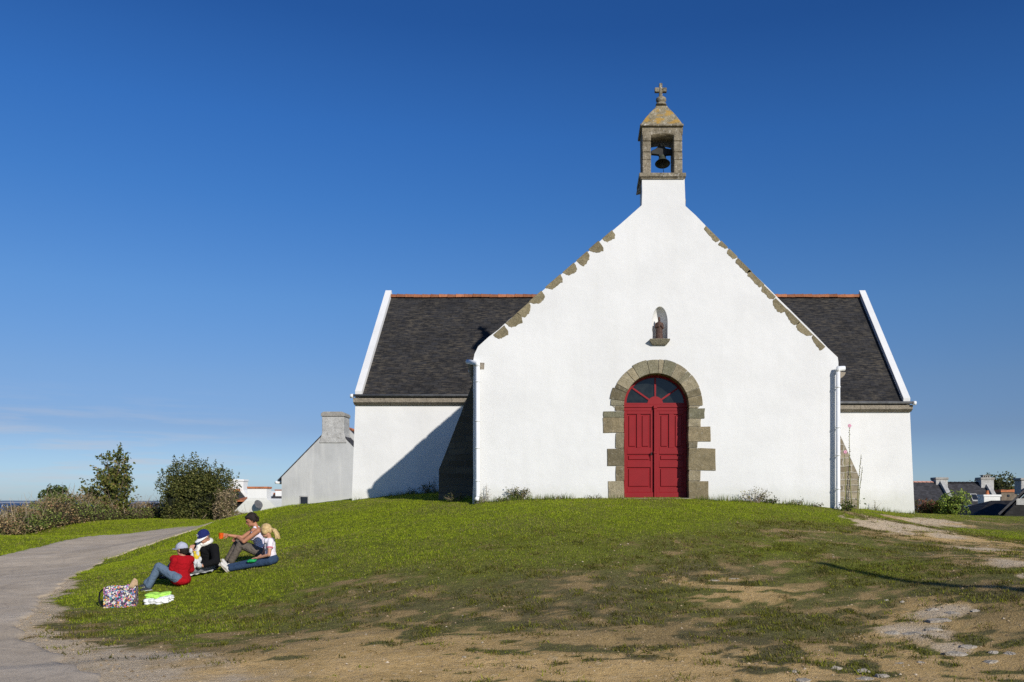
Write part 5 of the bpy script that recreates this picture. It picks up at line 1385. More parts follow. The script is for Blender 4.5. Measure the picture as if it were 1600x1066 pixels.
# ------------------------------------------------------------------ stones in the worn soil
def rock(px, py, w_, h_, label, seed):
    q = random.Random(seed); c = hit(px, py)
    bm = bmesh.new()
    for k in range(26):
        d = Vector((q.gauss(0, 1), q.gauss(0, 1), q.gauss(.1, .8))).normalized() * q.uniform(.75, 1.05)
        bm.verts.new(c + Vector((d.x * w_ * 1.1, d.y * w_ * .75, max(-.5, d.z) * h_ * .85 - h_ * .22)))
    h = bmesh.ops.convex_hull(bm, input=bm.verts)
    bmesh.ops.delete(bm, geom=[v for v in bm.verts if not v.link_faces], context='VERTS')
    bmesh.ops.bevel(bm, geom=list(bm.edges), offset=w_ * .05, segments=1, affect='EDGES', clamp_overlap=True)
    bmesh.ops.subdivide_edges(bm, edges=list(bm.edges), cuts=1)
    for v in bm.verts: v.co += Vector((q.gauss(0, 1), q.gauss(0, 1), q.gauss(0, 1))) * w_ * .012
    me = bpy.data.meshes.new('rock'); bm.to_mesh(me); bm.free()
    me.transform(Matrix.Translation(c) @ Matrix.Rotation(q.uniform(-.5, .5), 4, 'Z') @ Matrix.Translation(-c))
    o = link('rock', me, 'rock', None, c)
    me.polygons.foreach_set('use_smooth', [q.random() < .0] * len(me.polygons))
    tag(o, label, 'rock', 'rocks showing through the worn soil')
for i, (a, b_, w_, h_, lb) in enumerate([
    (1490, 1023, .16, .085, 'largest pale rock in the bare soil at lower right'), (1512, 1012, .10, .05, 'rock touching the back of the largest pale rock'),
    (1548, 1035, .09, .06, 'jagged pale rock right of the largest rock'), (1553, 1020, .07, .035, 'flat rock behind the jagged pale rock'), (1578, 1022, .09, .045, 'grey rock nearest the right edge'),
    (1308, 1046, .07, .08, 'pointed grey rock standing in the soil at bottom'), (1350, 1050, .08, .06, 'blocky rock right of the pointed grey rock'), (1352, 1062, .09, .05, 'rock at the bottom edge below the blocky rock'), (1378, 1058, .08, .055, 'rock at bottom, right end of the row of three'),
    (1395, 990, .10, .045, 'left end rock of the long pale outcrop'), (1430, 990, .16, .045, 'middle rock of the long pale outcrop'), (1458, 985, .11, .04, 'right end rock of the long pale outcrop'),
    (1468, 970, .17, .05, 'broad pale rock slab above the long outcrop'), (1487, 960, .10, .04, 'small rock above the broad pale slab'), (1458, 953, .09, .04, 'topmost rock of the pale outcrop'),
    (1525, 955, .07, .04, 'lone rock right of the pale outcrop'), (1255, 1066, .09, .04, 'flat rock at the bottom edge left of the pointed rock'), (1240, 1050, .06, .035, 'dark low rock near the bottom left of the pointed rock'),
    (1410, 941, .045, .03, 'small dark rock in the grass left of the outcrop'), (1385, 938, .035, .02, 'tiny white rock left of the outcrop'), (1440, 1036, .06, .025, 'low rock between the row of three and the largest rock'), (1405, 1037, .07, .02, 'flat low rock above the row of three'),
    (725, 1027, .03, .022, 'small white stone in the tan soil at bottom centre'), (1115, 907, .10, .018, 'flat pale stone patch in the lawn below the door'), (1145, 905, .09, .018, 'flat pale stone right of the other flat stone below the door')]):
    rock(a, b_, w_, h_, lb, 300 + i)
def pebbles():
    rs = np.random.default_rng(77); n = 42000
    y = rs.uniform(6.9, 26, n) if True else 0; x = rs.uniform(-9, 14, n)
    t, c = turf(x, y); g = gravel(x, y)
    keep = (rs.uniform(size=n) < np.clip((1 - t) * .75 + g * .9 - .1, 0, 1)) & ~on_road(x, y, -.2) & ~((x > -2.6) & (x < 6) & (y > 19.9)) & ~((x > -6.6) & (x < 9.6) & (y > 25.4))
    x, y = x[keep], y[keep]; m = len(x); z = zg(x, y)
    s = .006 + .018 * rs.uniform(size=m) ** 4
    o = np.array([(1, 0, 0), (.3, .9, .1), (-.8, .5, 0), (-.7, -.6, .1), (.4, -.9, 0), (0, 0, .75)])
    a = rs.uniform(0, 6.28, m); ca, sa = np.cos(a), np.sin(a)
    V = np.empty((m, 6, 3))
    for k in range(6):
        V[:, k, 0] = x + (o[k, 0] * ca - o[k, 1] * sa) * s; V[:, k, 1] = y + (o[k, 0] * sa + o[k, 1] * ca) * s; V[:, k, 2] = z + o[k, 2] * s - .001
    tri = np.array([(0, 1, 5), (1, 2, 5), (2, 3, 5), (3, 4, 5), (4, 0, 5)])
    W = V[:, tri].reshape(-1, 3)
    col = pal(m, [[.36, .27, .16], [.30, .215, .125], [.46, .38, .28], [.20, .145, .085]], .25, [.38, .34, .06, .22])
    MATS['pebble'] = m_leaf('pebble', 0, .9)
    tag(quads('pebbles', W, np.repeat(col, 15, 0), 'pebble', k=3), 'pebbles scattered over the bare soil and gravel', 'pebbles', kind='stuff')
pebbles()

# ------------------------------------------------------------------ people
def axes(fwd, up=(0, 0, 1)):
    f = Vector(fwd).normalized(); u_ = Vector(up); s_ = f.cross(u_).normalized(); return s_, f, s_.cross(f).normalized()
def limb(mb, pts, rad): mb.chain([Vector(p) for p in pts], rad, 12)
def hand(mb, wrist, d, palm, curl, s=1.0):
    """palm, four unequal bent fingers and a thumb off the side of the palm"""
    d = Vector(d).normalized(); n_ = Vector(palm); n_ = (n_ - d * n_.dot(d)).normalized(); sd = d.cross(n_)
    w_ = Vector(wrist)
    mb.ell(w_ + d * .045 * s, (.040 * s, .052 * s, .016 * s), (sd, d, n_), 12, 8)
    for i, ln in enumerate((.92, 1.05, 1.0, .8)):
        p = w_ + d * .085 * s + sd * ((i - 1.5) * .021 * s); a = 0; pts = [p - d * .01]; 
        for k, sg in enumerate((.040, .027, .021)):
            a += curl * (.8 + .1 * i); dd = d * math.cos(a) + n_ * math.sin(a); p = p + dd * sg * ln * s; pts.append(p)
        mb.chain(pts, [.0095 * s, .009 * s, .0085 * s, .0075 * s], 8)
    p = w_ + d * .03 * s + sd * -.034 * s
    d1 = (d * .65 - sd * .6 + n_ * .35).normalized(); d2 = (d * .85 + n_ * .6 - sd * .1).normalized()
    mb.chain([p, p + d1 * .035 * s, p + d1 * .035 * s + d2 * .03 * s], [.012 * s, .0105 * s, .009 * s], 8)
def head(mb, c, fwd, up, s):
    sd, f, u_ = axes(fwd, up); c = Vector(c); A = (sd, f, u_)
    mb.ell(c + u_ * .012 * s, (.074 * s, .094 * s, .100 * s), A)
    mb.ell(c + f * .030 * s - u_ * .058 * s, (.052 * s, .062 * s, .055 * s), A)
    mb.ell(c + f * .095 * s - u_ * .022 * s, (.013 * s, .020 * s, .022 * s), A, 8, 6)
    mb.ell(c + f * .088 * s - u_ * .058 * s, (.024 * s, .012 * s, .010 * s), A, 8, 6)
    mb.ell(c + f * .072 * s - u_ * .092 * s, (.024 * s, .022 * s, .018 * s), A, 8, 6)
    mb.ell(c + f * .080 * s + u_ * .022 * s, (.045 * s, .014 * s, .012 * s), A, 8, 6)
    for k in (-1, 1): mb.ell(c + sd * (k * .074 * s) - u_ * .012 * s - f * .008 * s, (.011 * s, .020 * s, .031 * s), A, 8, 6)
    return sd, f, u_
def eyes(par, c, A, s):
    sd, f, u_ = A
    for k in (-1, 1): MB().ell(Vector(c) + sd * (k * .031 * s) + f * .084 * s + u_ * .004 * s, .0105 * s, None, 8, 6).build('eye', 'eye', par, smooth=True)
def torso(mb, hip, neck, lat, s, infl=0, hipw=.155):
    hip, neck = Vector(hip), Vector(neck); u_ = (neck - hip); ln = u_.length; u_ = u_ / ln
    lat = Vector(lat); lat = (lat - u_ * lat.dot(u_)).normalized(); f = lat.cross(u_); A = (lat, f, u_)
    for t, w_, d_, h_ in ((0, hipw, .115, .13), (.18, .138, .105, .13), (.36, .130, .098, .13), (.55, .142, .104, .13), (.72, .152, .105, .12), (.86, .135, .085, .09)):
        mb.ell(hip + u_ * ln * t, (w_ * s + infl, d_ * s + infl, h_ * s), A, 16, 10)
    sh = hip + u_ * ln * .88
    mb.chain([sh - lat * .145 * s, sh + lat * .145 * s], [.055 * s + infl, .055 * s + infl])
def shoe(mb, ankle, d, s=1.0, up=(0, 0, 1)):
    d = Vector(d).normalized(); u_ = Vector(up); u_ = (u_ - d * u_.dot(d)).normalized(); sd = d.cross(u_); a = Vector(ankle)
    mb.ell(a - u_ * .035 * s + d * .005 * s, (.037 * s, .052 * s, .045 * s), (sd, d, u_))
    mb.ell(a - u_ * .045 * s + d * .075 * s, (.043 * s, .075 * s, .034 * s), (sd, d, u_))
    mb.ell(a - u_ * .052 * s + d * .135 * s, (.042 * s, .055 * s, .028 * s), (sd, d, u_))
def sole(mb, ankle, d, s=1.0, up=(0, 0, 1)):
    d = Vector(d).normalized(); u_ = Vector(up); u_ = (u_ - d * u_.dot(d)).normalized(); sd = d.cross(u_); a = Vector(ankle)
    mb.ell(a - u_ * .080 * s + d * .065 * s, (.046 * s, .135 * s, .014 * s), (sd, d, u_), 18, 8)
def cap(par, c, A, s, mat, brim, brim_tilt=-.12):
    sd, f, u_ = A; c = Vector(c) + u_ * .028 * s
    b = MB(); n = 20; vs = []; rings = 7
    for i in range(rings + 1):
        th = math.pi / 2 * i / rings * 1.10
        for k in range(n):
            ph = 2 * math.pi * k / n
            vs.append(c + sd * (.086 * s * math.sin(th) * math.cos(ph)) + f * (.108 * s * math.sin(th) * math.sin(ph)) + u_ * (.098 * s * math.cos(th)))
    b.add(vs, [(i * n + k, (i + 1) * n + k, (i + 1) * n + (k + 1) % n, i * n + (k + 1) % n) for i in range(rings) for k in range(n)])
    b.ell(c + u_ * .098 * s, (.010 * s, .010 * s, .006 * s), None, 8, 5)
    o = b.build('cap', mat, par, smooth=True)
    v = MB(); top = []; bot = []
    for k in range(13):
        a = math.pi * (k / 12); x_ = math.cos(a); y_ = math.sin(a)
        for r_ in (0.0, .5, 1.0):
            p = c + sd * (x_ * .080 * s * (1 + .02 * r_)) + f * ((y_ * .098 + r_ * .085 * y_ ** .6) * s) + u_ * ((-.006 + brim_tilt * r_ * .09 * y_ - .015 * abs(x_) * r_) * s)
            top.append(p); bot.append(p - u_ * .006)
    fs = [(k * 3 + j, k * 3 + j + 1, k * 3 + j + 4, k * 3 + j + 3) for k in range(12) for j in range(2)]
    v.add(top, fs); v.add(bot, fs); v.build('cap_brim', brim, o, smooth=True)
    return o

def J(px, py, Y): return P(px, py, Y)
def gz(v, dz): return Vector((v.x, v.y, zg1(v.x, v.y) + dz))

# woman with the orange cup
def woman():
    base = J(413, 872, 15.6); base.z = zg1(base.x, base.y)
    W = thing('person', 'person in a lilac vest top and brown trousers holding out an orange cup', 'person', base, 'people picnicking on the grass')
    lat = Vector((0, 1, 0)); hip = gz(J(411.5, 864, 15.6), .115); neck = J(399, 824, 15.6)
    hc = J(392.5, 812.5, 15.57); fw = (-.80, -.42, -.42)
    legs = [[J(409.5, 864.5, 15.50), J(376, 851, 15.47), gz(J(361, 879, 15.44), .10)], [J(409.5, 863.5, 15.71), J(371.5, 848.5, 15.72), gz(J(356, 876, 15.70), .10)]]
    armN = [J(403, 829.5, 15.43), J(381, 846.5, 15.36), J(371.5, 839.5, 15.48)]
    armF = [J(396, 828, 15.77), J(379, 840, 15.70), J(357.5, 836.6, 15.60)]
    b = MB(); torso(b, hip, neck, lat, .92)
    A = head(b, hc, fw, (0.05, 0, 1), .98)
    b.chain([neck - (neck - hip).normalized() * .03, neck + Vector((0, 0, .02)), Vector(hc) - A[2] * .07 - A[1] * .02], [.055, .047, .045])
    for l in legs: limb(b, l, [.078, .052, .035])
    for a, r_ in ((armN, 1), (armF, 1)): limb(b, a, [.046, .036, .026])
    hand(b, armN[2], (-.75, .45, -.25), (0, -.2, -1), .45, .92)
    hand(b, armF[2], (-1, -.05, .02), (-.2, -1, 0), .55, .92)
    body = remeshed(b, 'body', 'skin_tan', W, .0065, 3)
    eyes(W, hc, A, .98)
    t = MB(); torso(t, hip + (neck - hip) * .02, hip + (neck - hip) * .90, lat, .90, .012)
    t.ell(hip + (neck - hip) * .62 + Vector((-.085, -.075, 0)), .062); t.ell(hip + (neck - hip) * .62 + Vector((-.085, .075, 0)), .062)
    for k in (-1, 1): t.chain([hip + (neck - hip) * .8 + lat * .085 * k, hip + (neck - hip) * .985 + lat * .075 * k + Vector((.015, 0, 0))], [.05, .032])
    remeshed(t, 'vest_top', 'lilac_top', W, .008, 4)
    t = MB(); t.ell(hip, (.16, .17, .13)); 
    for l in legs: t.chain([l[0], l[1], l[1].lerp(l[2], .55), l[2].lerp(l[1], .04)], [.098, .072, .066, .062])
    remeshed(t, 'trousers', 'brown_trousers', W, .009, 4)
    for l, d in ((legs[0], (-1, -.25, -.12)), (legs[1], (-1, -.1, -.12))):
        t = MB(); shoe(t, l[2] + Vector((0, 0, -.02)), d, .95); o = remeshed(t, 'shoe', 'shoe_white', W, .008, 3)
        t = MB(); sole(t, l[2] + Vector((0, 0, -.02)), d, .95); t.build('sole', 'shoe_dark', o, smooth=True)
    t = MB(); c = Vector(hc); sd, f, u_ = A
    t.ell(c - f * .028 + u_ * .035, (.088, .100, .100), A); t.ell(c - f * .085 - u_ * .02, (.062, .055, .062), A)
    t.ell(c - f * .03 + u_ * .01 + sd * .055, (.036, .055, .07), A); t.ell(c - f * .03 + u_ * .01 - sd * .055, (.036, .055, .07), A)
    t.ell(c + f * .045 + u_ * .075 - sd * .02, (.062, .045, .035), A)
    for k in range(20):
        a = random.uniform(0, 6.28); t.chain([c - f * .03 + u_ * .1, c - f * .05 + sd * .085 * math.cos(a) + u_ * (.03 + .05 * math.sin(a)) - f * .05], [.012, .014], 6)
    remeshed(t, 'hair', 'hair_dark', W, .007, 2)
    cp_ = thing('cup', 'orange plastic cup held out in the hand of the dark haired person', 'cup', armF[2] + Vector((-.125, -.035, -.06)))
    q = Vector(cp_.location)
    MB().lathe(q, [(.001, 0), (.034, 0), (.037, .006), (.043, .100), (.045, .103), (.041, .103), (.036, .012), (.001, .010)], 20).build('cup_body', 'orange', cp_, smooth=True)
woman()

def girl():
    base = J(424, 882, 15.0); base.z = zg1(base.x, base.y)
    W = thing('person', 'person with blond ponytail, white T-shirt and dark jeans sitting with legs stretched out', 'person', base, 'people picnicking on the grass')
    lat = Vector((0, 1, 0)); hip = gz(J(423.5, 874, 15.0), .10); neck = J(420.5, 841, 15.0)
    hc = J(415.2, 829.5, 14.98); fw = (-.88, .12, -.38); s = .84
    legs = [[J(421, 876.5, 14.92), gz(J(391, 883, 14.90), .075), gz(J(360.5, 890, 14.90), .065)], [J(421, 875.5, 15.08), gz(J(391, 881, 15.10), .085), gz(J(359, 888, 15.09), .07)]]
    armN = [J(422.5, 846.5, 14.87), J(420.5, 867, 14.79), J(403.5, 871.5, 14.86)]
    armF = [J(418.5, 846, 15.13), J(412, 866, 15.18), J(402, 872, 15.02)]
    b = MB(); torso(b, hip, neck, lat, .74); A = head(b, hc, fw, (0, 0, 1), .94)
    b.chain([neck - Vector((0, 0, .03)), neck + Vector((0, 0, .02)), Vector(hc) - A[2] * .07 - A[1] * .02], [.046, .040, .038])
    for l in legs: limb(b, l, [.062, .044, .030])
    for a in (armN, armF): limb(b, a, [.036, .030, .022])
    hand(b, armN[2], (-1, .1, -.05), (0, .3, -1), .5, .8); hand(b, armF[2], (-1, -.1, -.1), (0, -.3, -1), .6, .8)
    remeshed(b, 'body', 'skin', W, .0062, 3); eyes(W, hc, A, .94)
    t = MB(); torso(t, hip + (neck - hip) * .04, neck - (neck - hip) * .02, lat, .76, .014)
    for a in (armN, armF): t.chain([a[0], a[0].lerp(a[1], .40)], [.056, .050])
    T_ = remeshed(t, 't_shirt', 'pink_tee', W, .008, 4)
    for a in (armN, armF):
        d = (a[1] - a[0]).normalized(); c = a[0].lerp(a[1], .47); MB().tube([c - d * .012, c + d * .010], [.054, .053], 16).build('sleeve_trim', 'pink_trim', T_, smooth=True)
    t = MB(); t.ell(hip, (.125, .14, .105))
    for l in legs: t.chain(l, [.078, .058, .050])
    remeshed(t, 'jeans', 'dark_jeans', W, .008, 4)
    for l, d in ((legs[0], (-.55, -.28, .78)), (legs[1], (-.45, .05, .9))):
        t = MB(); shoe(t, l[2] + Vector((-.01, 0, -.0)), d, .95, (.8, 0, .5)); o = remeshed(t, 'shoe', 'shoe_white', W, .008, 3)
        t = MB(); sole(t, l[2] + Vector((-.01, 0, -.0)), d, .95, (.8, 0, .5)); t.build('sole', 'sole', o, smooth=True)
    t = MB(); c = Vector(hc); sd, f, u_ = A
    t.ell(c - f * .024 + u_ * .032, (.083, .095, .094), A); t.ell(c - f * .07 - u_ * .02, (.055, .045, .055), A)
    for k in (-1, 1): t.ell(c - f * .005 - u_ * .005 + sd * .055 * k, (.028, .055, .065), A)
    pt = [c - f * .105 - u_ * .01, c - f * .15 - u_ * .05, c - f * .165 - u_ * .13, c - f * .15 - u_ * .21]
    for k in range(9):
        o = Vector((random.gauss(0, .012), random.gauss(0, .014), 0)); t.chain([p + o * j for j, p in enumerate(pt)], [.022, .028, .022, .010], 8)
    remeshed(t, 'hair', 'hair_blond', W, .007, 2)
    g = thing('snack_packet', 'small bright green packet in the lap of the blond person', 'packet', J(393.5, 876.5, 14.83))
    b = MB(); q = Vector(g.location); b.ell(q, (.075, .05, .032)); b.ell(q + Vector((-.05, 0, -.01)), (.04, .045, .02)); b.ell(q + Vector((.06, .01, .015)), (.03, .03, .012))
    remeshed(b, 'packet', 'green_item', g, .008, 2)
girl()

def man():
    base = J(322, 891, 15.35); base.z = zg1(base.x, base.y)
    W = thing('person', 'person in a black jacket with white scarf and navy cap with white brim', 'person', base, 'people picnicking on the grass')
    fwd = Vector((-.5, -.86, 0)).normalized(); lat = Vector((.86, -.5, 0))
    hip = gz(J(322, 883, 15.35), .13); neck = J(321.5, 850, 15.28); hc = J(319.0, 838.5, 15.16); fw = (-.46, -.74, -.50)
    aR = [J(307.5, 855, 15.40), J(292.5, 867.5, 15.22), J(297.5, 862.5, 14.98)]
    aL = [J(335, 856, 15.16), J(338, 877, 15.02), J(317, 884, 14.92)]
    legs = [[J(316, 886, 15.28), J(276, 876, 15.05), gz(J(258, 893, 15.0), .09)], [J(328, 886, 15.2), gz(J(300, 884, 14.95), .13), gz(J(279, 895, 15.05), .08)]]
    b = MB(); torso(b, hip, neck, lat, 1.0); A = head(b, hc, fw, (0, 0, 1), 1.0)
    b.chain([neck - Vector((0, 0, .04)), neck, Vector(hc) - A[2] * .07 - A[1] * .02], [.065, .058, .052])
    for l in legs: limb(b, l, [.08, .055, .04])
    for a in (aR, aL): limb(b, a, [.05, .042, .030])
    hand(b, aR[2], (.35, -.3, .75), (-.1, .9, .3), .7, .95); hand(b, aL[2], (-1, -.15, -.05), (0, .2, 1), .55, .95)
    remeshed(b, 'body', 'skin', W, .007, 3); eyes(W, hc, A, 1.0)
    t = MB(); torso(t, hip, neck - (neck - hip) * .03, lat, 1.07, .03, .17)
    for a in (aR, aL): t.chain([a[0], a[1], a[1].lerp(a[2], .80)], [.078, .068, .052])
    t.ell(hip + Vector((0, 0, -.03)), (.22, .20, .10))
    remeshed(t, 'jacket', 'black_jacket', W, .010, 4)
    t = MB(); t.ell(hip, (.17, .16, .11))
    for l in legs: t.chain(l, [.095, .075, .06])
    remeshed(t, 'trousers', 'grey_trousers', W, .010, 4)
    for l, d in ((legs[0], (-1, -.2, 0)), (legs[1], (-.8, .5, 0))):
        t = MB(); shoe(t, l[2], d, 1.0); remeshed(t, 'shoe', 'shoe_dark', W, .009, 3)
    # scarf: a thick loop round the neck, one end hanging down the chest
    t = MB(); c = neck + Vector((-.01, -.015, .01)); n = 18
    ring = [c + lat * (.098 * math.cos(2 * math.pi * k / n)) + fwd * (.095 * math.sin(2 * math.pi * k / n)) + Vector((0, 0, -.035 * math.sin(2 * math.pi * k / n) + .02)) for k in range(n + 1)]
    t.chain(ring, [.045] * (n + 1), 10)
    k0 = c + fwd * .115 + Vector((0, 0, -.04))
    t.ell(k0, .048)
    end = [k0, k0 + Vector((-.03, -.03, -.10)), k0 + Vector((-.055, -.02, -.20)), k0 + Vector((-.06, -.03, -.29))]
    for o in (-.025, .0, .025): t.chain([p + lat * o for p in end], [.026, .024, .024, .022], 8)
    remeshed(t, 'scarf', 'white_scarf', W, .008, 2)
    t = MB(); c = Vector(hc); sd, f, u_ = A; t.ell(c - f * .022 + u_ * .012, (.081, .090, .088), A); remeshed(t, 'hair', 'hair_grey', W, .008, 2)
    cap_ = cap(W, hc, A, 1.06, 'navy', 'white_cloth', -.25)
    e = MB(); pc = Vector(hc) + u_ * .085 + f * .106
    for k in range(10):
        a0, a1 = math.pi * (.15 + 1.7 * k / 10), math.pi * (.15 + 1.7 * (k + 1) / 10)
        e.tube([pc + sd * .02 * math.cos(a0) + u_ * .02 * math.sin(a0), pc + sd * .02 * math.cos(a1) + u_ * .02 * math.sin(a1)], .004, 5)
    e.build('cap_badge', 'white_cloth', cap_)
    # white plastic bag with bread held in the lap
    g = thing('plastic_bag', 'crumpled white plastic bag held in front of the black jacket', 'plastic bag', J(305, 880, 14.9))
    t = MB(); q0, q1 = J(301, 866, 14.93), J(311, 884, 14.88)
    t.chain([q0, q0.lerp(q1, .5) + Vector((-.02, -.01, 0)), q1], [.035, .06, .05])
    for k in range(9): p = q0.lerp(q1, random.random()); t.ell(p + Vector((random.gauss(0, .035), random.gauss(-.02, .02), random.gauss(0, .04))), (.03, .02, .05))
    remeshed(t, 'bag', 'plastic', g, .008, 1)
    g = thing('crisp_packet', 'yellow snack packet sticking out of the white plastic bag', 'packet', J(306.5, 868, 14.88))
    t = MB(); q = Vector(g.location); t.prism([q + Vector(v) for v in [(-.055, 0, .075), (.05, .01, .065), (.065, .01, -.08), (-.02, -.01, -.11)]], (0, .035, 0)); t.ell(q + Vector((0, -.005, -.02)), (.045, .03, .065))
    remeshed(t, 'packet', 'yellow', g, .008, 2)
    g = thing('plastic_sheet', 'white plastic sheet the person in black sits on', 'plastic sheet', gz(J(304, 895, 15.05), 0))
    n = 12; vs = []; rr = random.Random(3)
    A0, A1, A2, A3 = J(276, 897, 14.85), J(330, 896, 14.95), J(342, 888, 15.5), J(292, 889, 15.5)
    for i in range(n + 1):
        for j in range(n + 1):
            p = A0.lerp(A1, i / n).lerp(A3.lerp(A2, i / n), j / n); vs.append((p.x, p.y, zg1(p.x, p.y) + .035 + rr.uniform(0, .035)))
    MB().add(vs, [(i * (n + 1) + j, (i + 1) * (n + 1) + j, (i + 1) * (n + 1) + j + 1, i * (n + 1) + j + 1) for i in range(n) for j in range(n)]).build('sheet', 'plastic', g)
man()

def boy():
    base = J(283, 914, 14.3); base.z = zg1(base.x, base.y)
    W = thing('person', 'person in a red T-shirt, jeans and pale grey cap seen from behind', 'person', base, 'people picnicking on the grass')
    fwd = Vector((-.55, .83, 0)); lat = Vector((.83, .55, 0))
    hip = gz(J(282.5, 904, 14.3), .10); neck = J(285, 869, 14.32); hc = J(284.2, 858.5, 14.32); fw = (-.93, .28, -.10)
    aL = [J(273, 876, 14.2), J(268.5, 892, 14.22), J(258, 888, 14.5)]
    aR = [J(295.5, 876, 14.42), J(299, 893, 14.5), J(287, 893, 14.75)]
    legs = [[J(277, 904, 14.2), J(248, 885.5, 14.25), gz(J(232.5, 911, 14.2), .075)], [J(284, 905, 14.42), J(254, 892, 14.6), gz(J(229.5, 905, 14.55), .075)]]
    b = MB(); torso(b, hip, neck, lat, .80); A = head(b, hc, fw, (0, 0, 1), .93)
    b.chain([neck - Vector((0, 0, .03)), neck, Vector(hc) - A[2] * .07 - A[1] * .02], [.048, .043, .042])
    for l in legs: limb(b, l, [.066, .046, .032])
    for a in (aL, aR): limb(b, a, [.038, .032, .023])
    hand(b, aL[2], (-.6, .7, .1), (.5, .5, -.6), .5, .82); hand(b, aR[2], (-.7, .6, .1), (-.3, -.6, -.6), .5, .82)
    remeshed(b, 'body', 'skin', W, .0065, 3); eyes(W, hc, A, .93)
    t = MB(); torso(t, hip + (neck - hip) * .0, neck - (neck - hip) * .02, lat, .86, .022, .165)
    for a in (aL, aR): t.chain([a[0], a[0].lerp(a[1], .8)], [.062, .060])
    t.ell(hip + Vector((.02, -.04, -.02)), (.145, .13, .085))
    remeshed(t, 't_shirt', 'red_shirt', W, .008, 4)
    t = MB(); t.ell(hip - Vector((0, 0, .01)), (.13, .13, .09))
    for l in legs: t.chain([l[0], l[1], l[1].lerp(l[2], .5), l[2]], [.088, .070, .060, .056])
    remeshed(t, 'jeans', 'jeans', W, .008, 4)
    for l, d in ((legs[0], (-1, .1, -.15)), (legs[1], (-1, .25, -.1))):
        t = MB(); shoe(t, l[2] + Vector((0, 0, -.01)), d, .85); o = remeshed(t, 'shoe', 'shoe_dark', W, .008, 3)
        t = MB(); sole(t, l[2] + Vector((0, 0, -.01)), d, .85); t.build('sole', 'shoe_white', o, smooth=True)
    t = MB(); c = Vector(hc); sd, f, u_ = A; t.ell(c - f * .026 + u_ * .0, (.077, .082, .088), A); t.ell(c - f * .05 - u_ * .05, (.055, .04, .045), A)
    remeshed(t, 'hair', 'hair_dark', W, .008, 2)
    cap(W, hc, A, .99, 'grey_cap', 'grey_cap', .1)
boy()

# ------------------------------------------------------------------ bag and towels
def bag():
    Y = 13.0; p0, p1 = P(161.5, 950, Y), P(211.5, 943, Y + .12)
    z0, z1 = zg1(p0.x, p0.y), zg1(p1.x, p1.y)
    g = thing('beach_bag', 'colourful patterned beach bag with tan cloth handle standing on the grass', 'bag', ((p0.x + p1.x) / 2, Y + .1, (z0 + z1) / 2))
    n, m = 14, 10; dx = (p1 - p0); dx.z = 0; ax_ = dx.normalized(); ay_ = Vector((-ax_.y, ax_.x, 0))
    Ht = .345; w_ = dx.length; vs = []; rr = random.Random(2)
    tops = [P(161.3, 918.5, Y).z, P(211.8, 914, Y).z]
    per = []
    for k in range(n): per.append((k / n, 0))
    for k in range(4): per.append((1, k / 4))
    for k in range(n): per.append((1 - k / n, 1))
    for k in range(4): per.append((0, 1 - k / 4))
    for j in range(m + 1):
        t = j / m
        for (u_, v_) in per:
            bulge = math.sin(math.pi * t) * .018 + rr.uniform(-.003, .003)
            zb_ = zg1(p0.x + dx.x * u_, p0.y + dx.y * u_) - .006
            zt = tops[0] + (tops[1] - tops[0]) * u_ + .010 * math.sin(u_ * 9)
            dep = .20 * (1 - .25 * t)
            q = Vector((p0.x, p0.y, 0)) + ax_ * (w_ * u_ * 1.0) + ay_ * ((v_ - .0) * dep + (bulge if v_ > .5 else -bulge) + .025 * t)
            vs.append((q.x, q.y, zb_ + (zt - zb_) * t))
    K = len(per)
    fs = [(j * K + k, j * K + (k + 1) % K, (j + 1) * K + (k + 1) % K, (j + 1) * K + k) for j in range(m) for k in range(K)] + [tuple(range(K - 1, -1, -1))]
    o = MB().add(vs, fs).build('bag_body', 'bag', g, smooth=False)
    # tan cloth rolled at the right end, black strap on the left end
    t = MB(); c = P(206, 914, Y + .1)
    for k in range(5): t.chain([c + Vector((.012 * k - .03, 0, -.03)), c + Vector((.03 + .012 * k - .02, .01, .05)), c + Vector((.035 + .008 * k, .01, .088 - .006 * k)), c + Vector((.05 + .004 * k, .02, .0))], [.020, .018, .016, .018], 8)
    remeshed(t, 'handle', 'tan_cloth', g, .007, 2)
    a = P(160.5, 921, Y + .08); t = MB(); t.tube([a, a + Vector((-.045, 0, -.05)), a + Vector((-.055, 0, -.14)), a + Vector((-.04, 0, -.22)), a + Vector((.0, 0, -.26))], .012, 8); t.build('strap', 'black_strap', g, smooth=True)
bag()
def towel(name, label, mat, pts, h, lift, seed):
    rr = random.Random(seed); c = sum((Vector(p) for p in pts), Vector()) / 4; n, m = 16, 10
    g = thing(name, label, 'towel', (c.x, c.y, zg1(c.x, c.y) + lift))
    t = MB(); A0, A1, A2, A3 = [Vector(p) for p in pts]
    layers = max(2, int(h / .028))
    for l in range(layers):
        for i in range(6):
            for j in (0, 1, 2):
                p = A0.lerp(A1, (i + .5) / 6).lerp(A3.lerp(A2, (i + .5) / 6), (j + .5) / 3)
                t.ell((p.x + rr.uniform(-.012, .012), p.y + rr.uniform(-.01, .01), zg1(p.x, p.y) + lift + h * (l + .5) / layers + rr.uniform(-.006, .006) + .012 * math.sin(i * 1.3 + l)), (.058, .055, h / layers * .75), None, 10, 7)
    return remeshed(t, 'cloth', mat, g, .007, 2)
Yt = 13.15
towel('towel', 'white folded towel lying on the grass under the lime green one', 'white_cloth', [P(226, 945, Yt)[:2] + (0,) if False else (P(226, 945, Yt).x, Yt, 0), (P(259, 945, Yt).x, Yt + .03, 0), (P(257, 940, Yt).x, Yt + .28, 0), (P(222, 940, Yt).x, Yt + .26, 0)], .085, .0, 5)
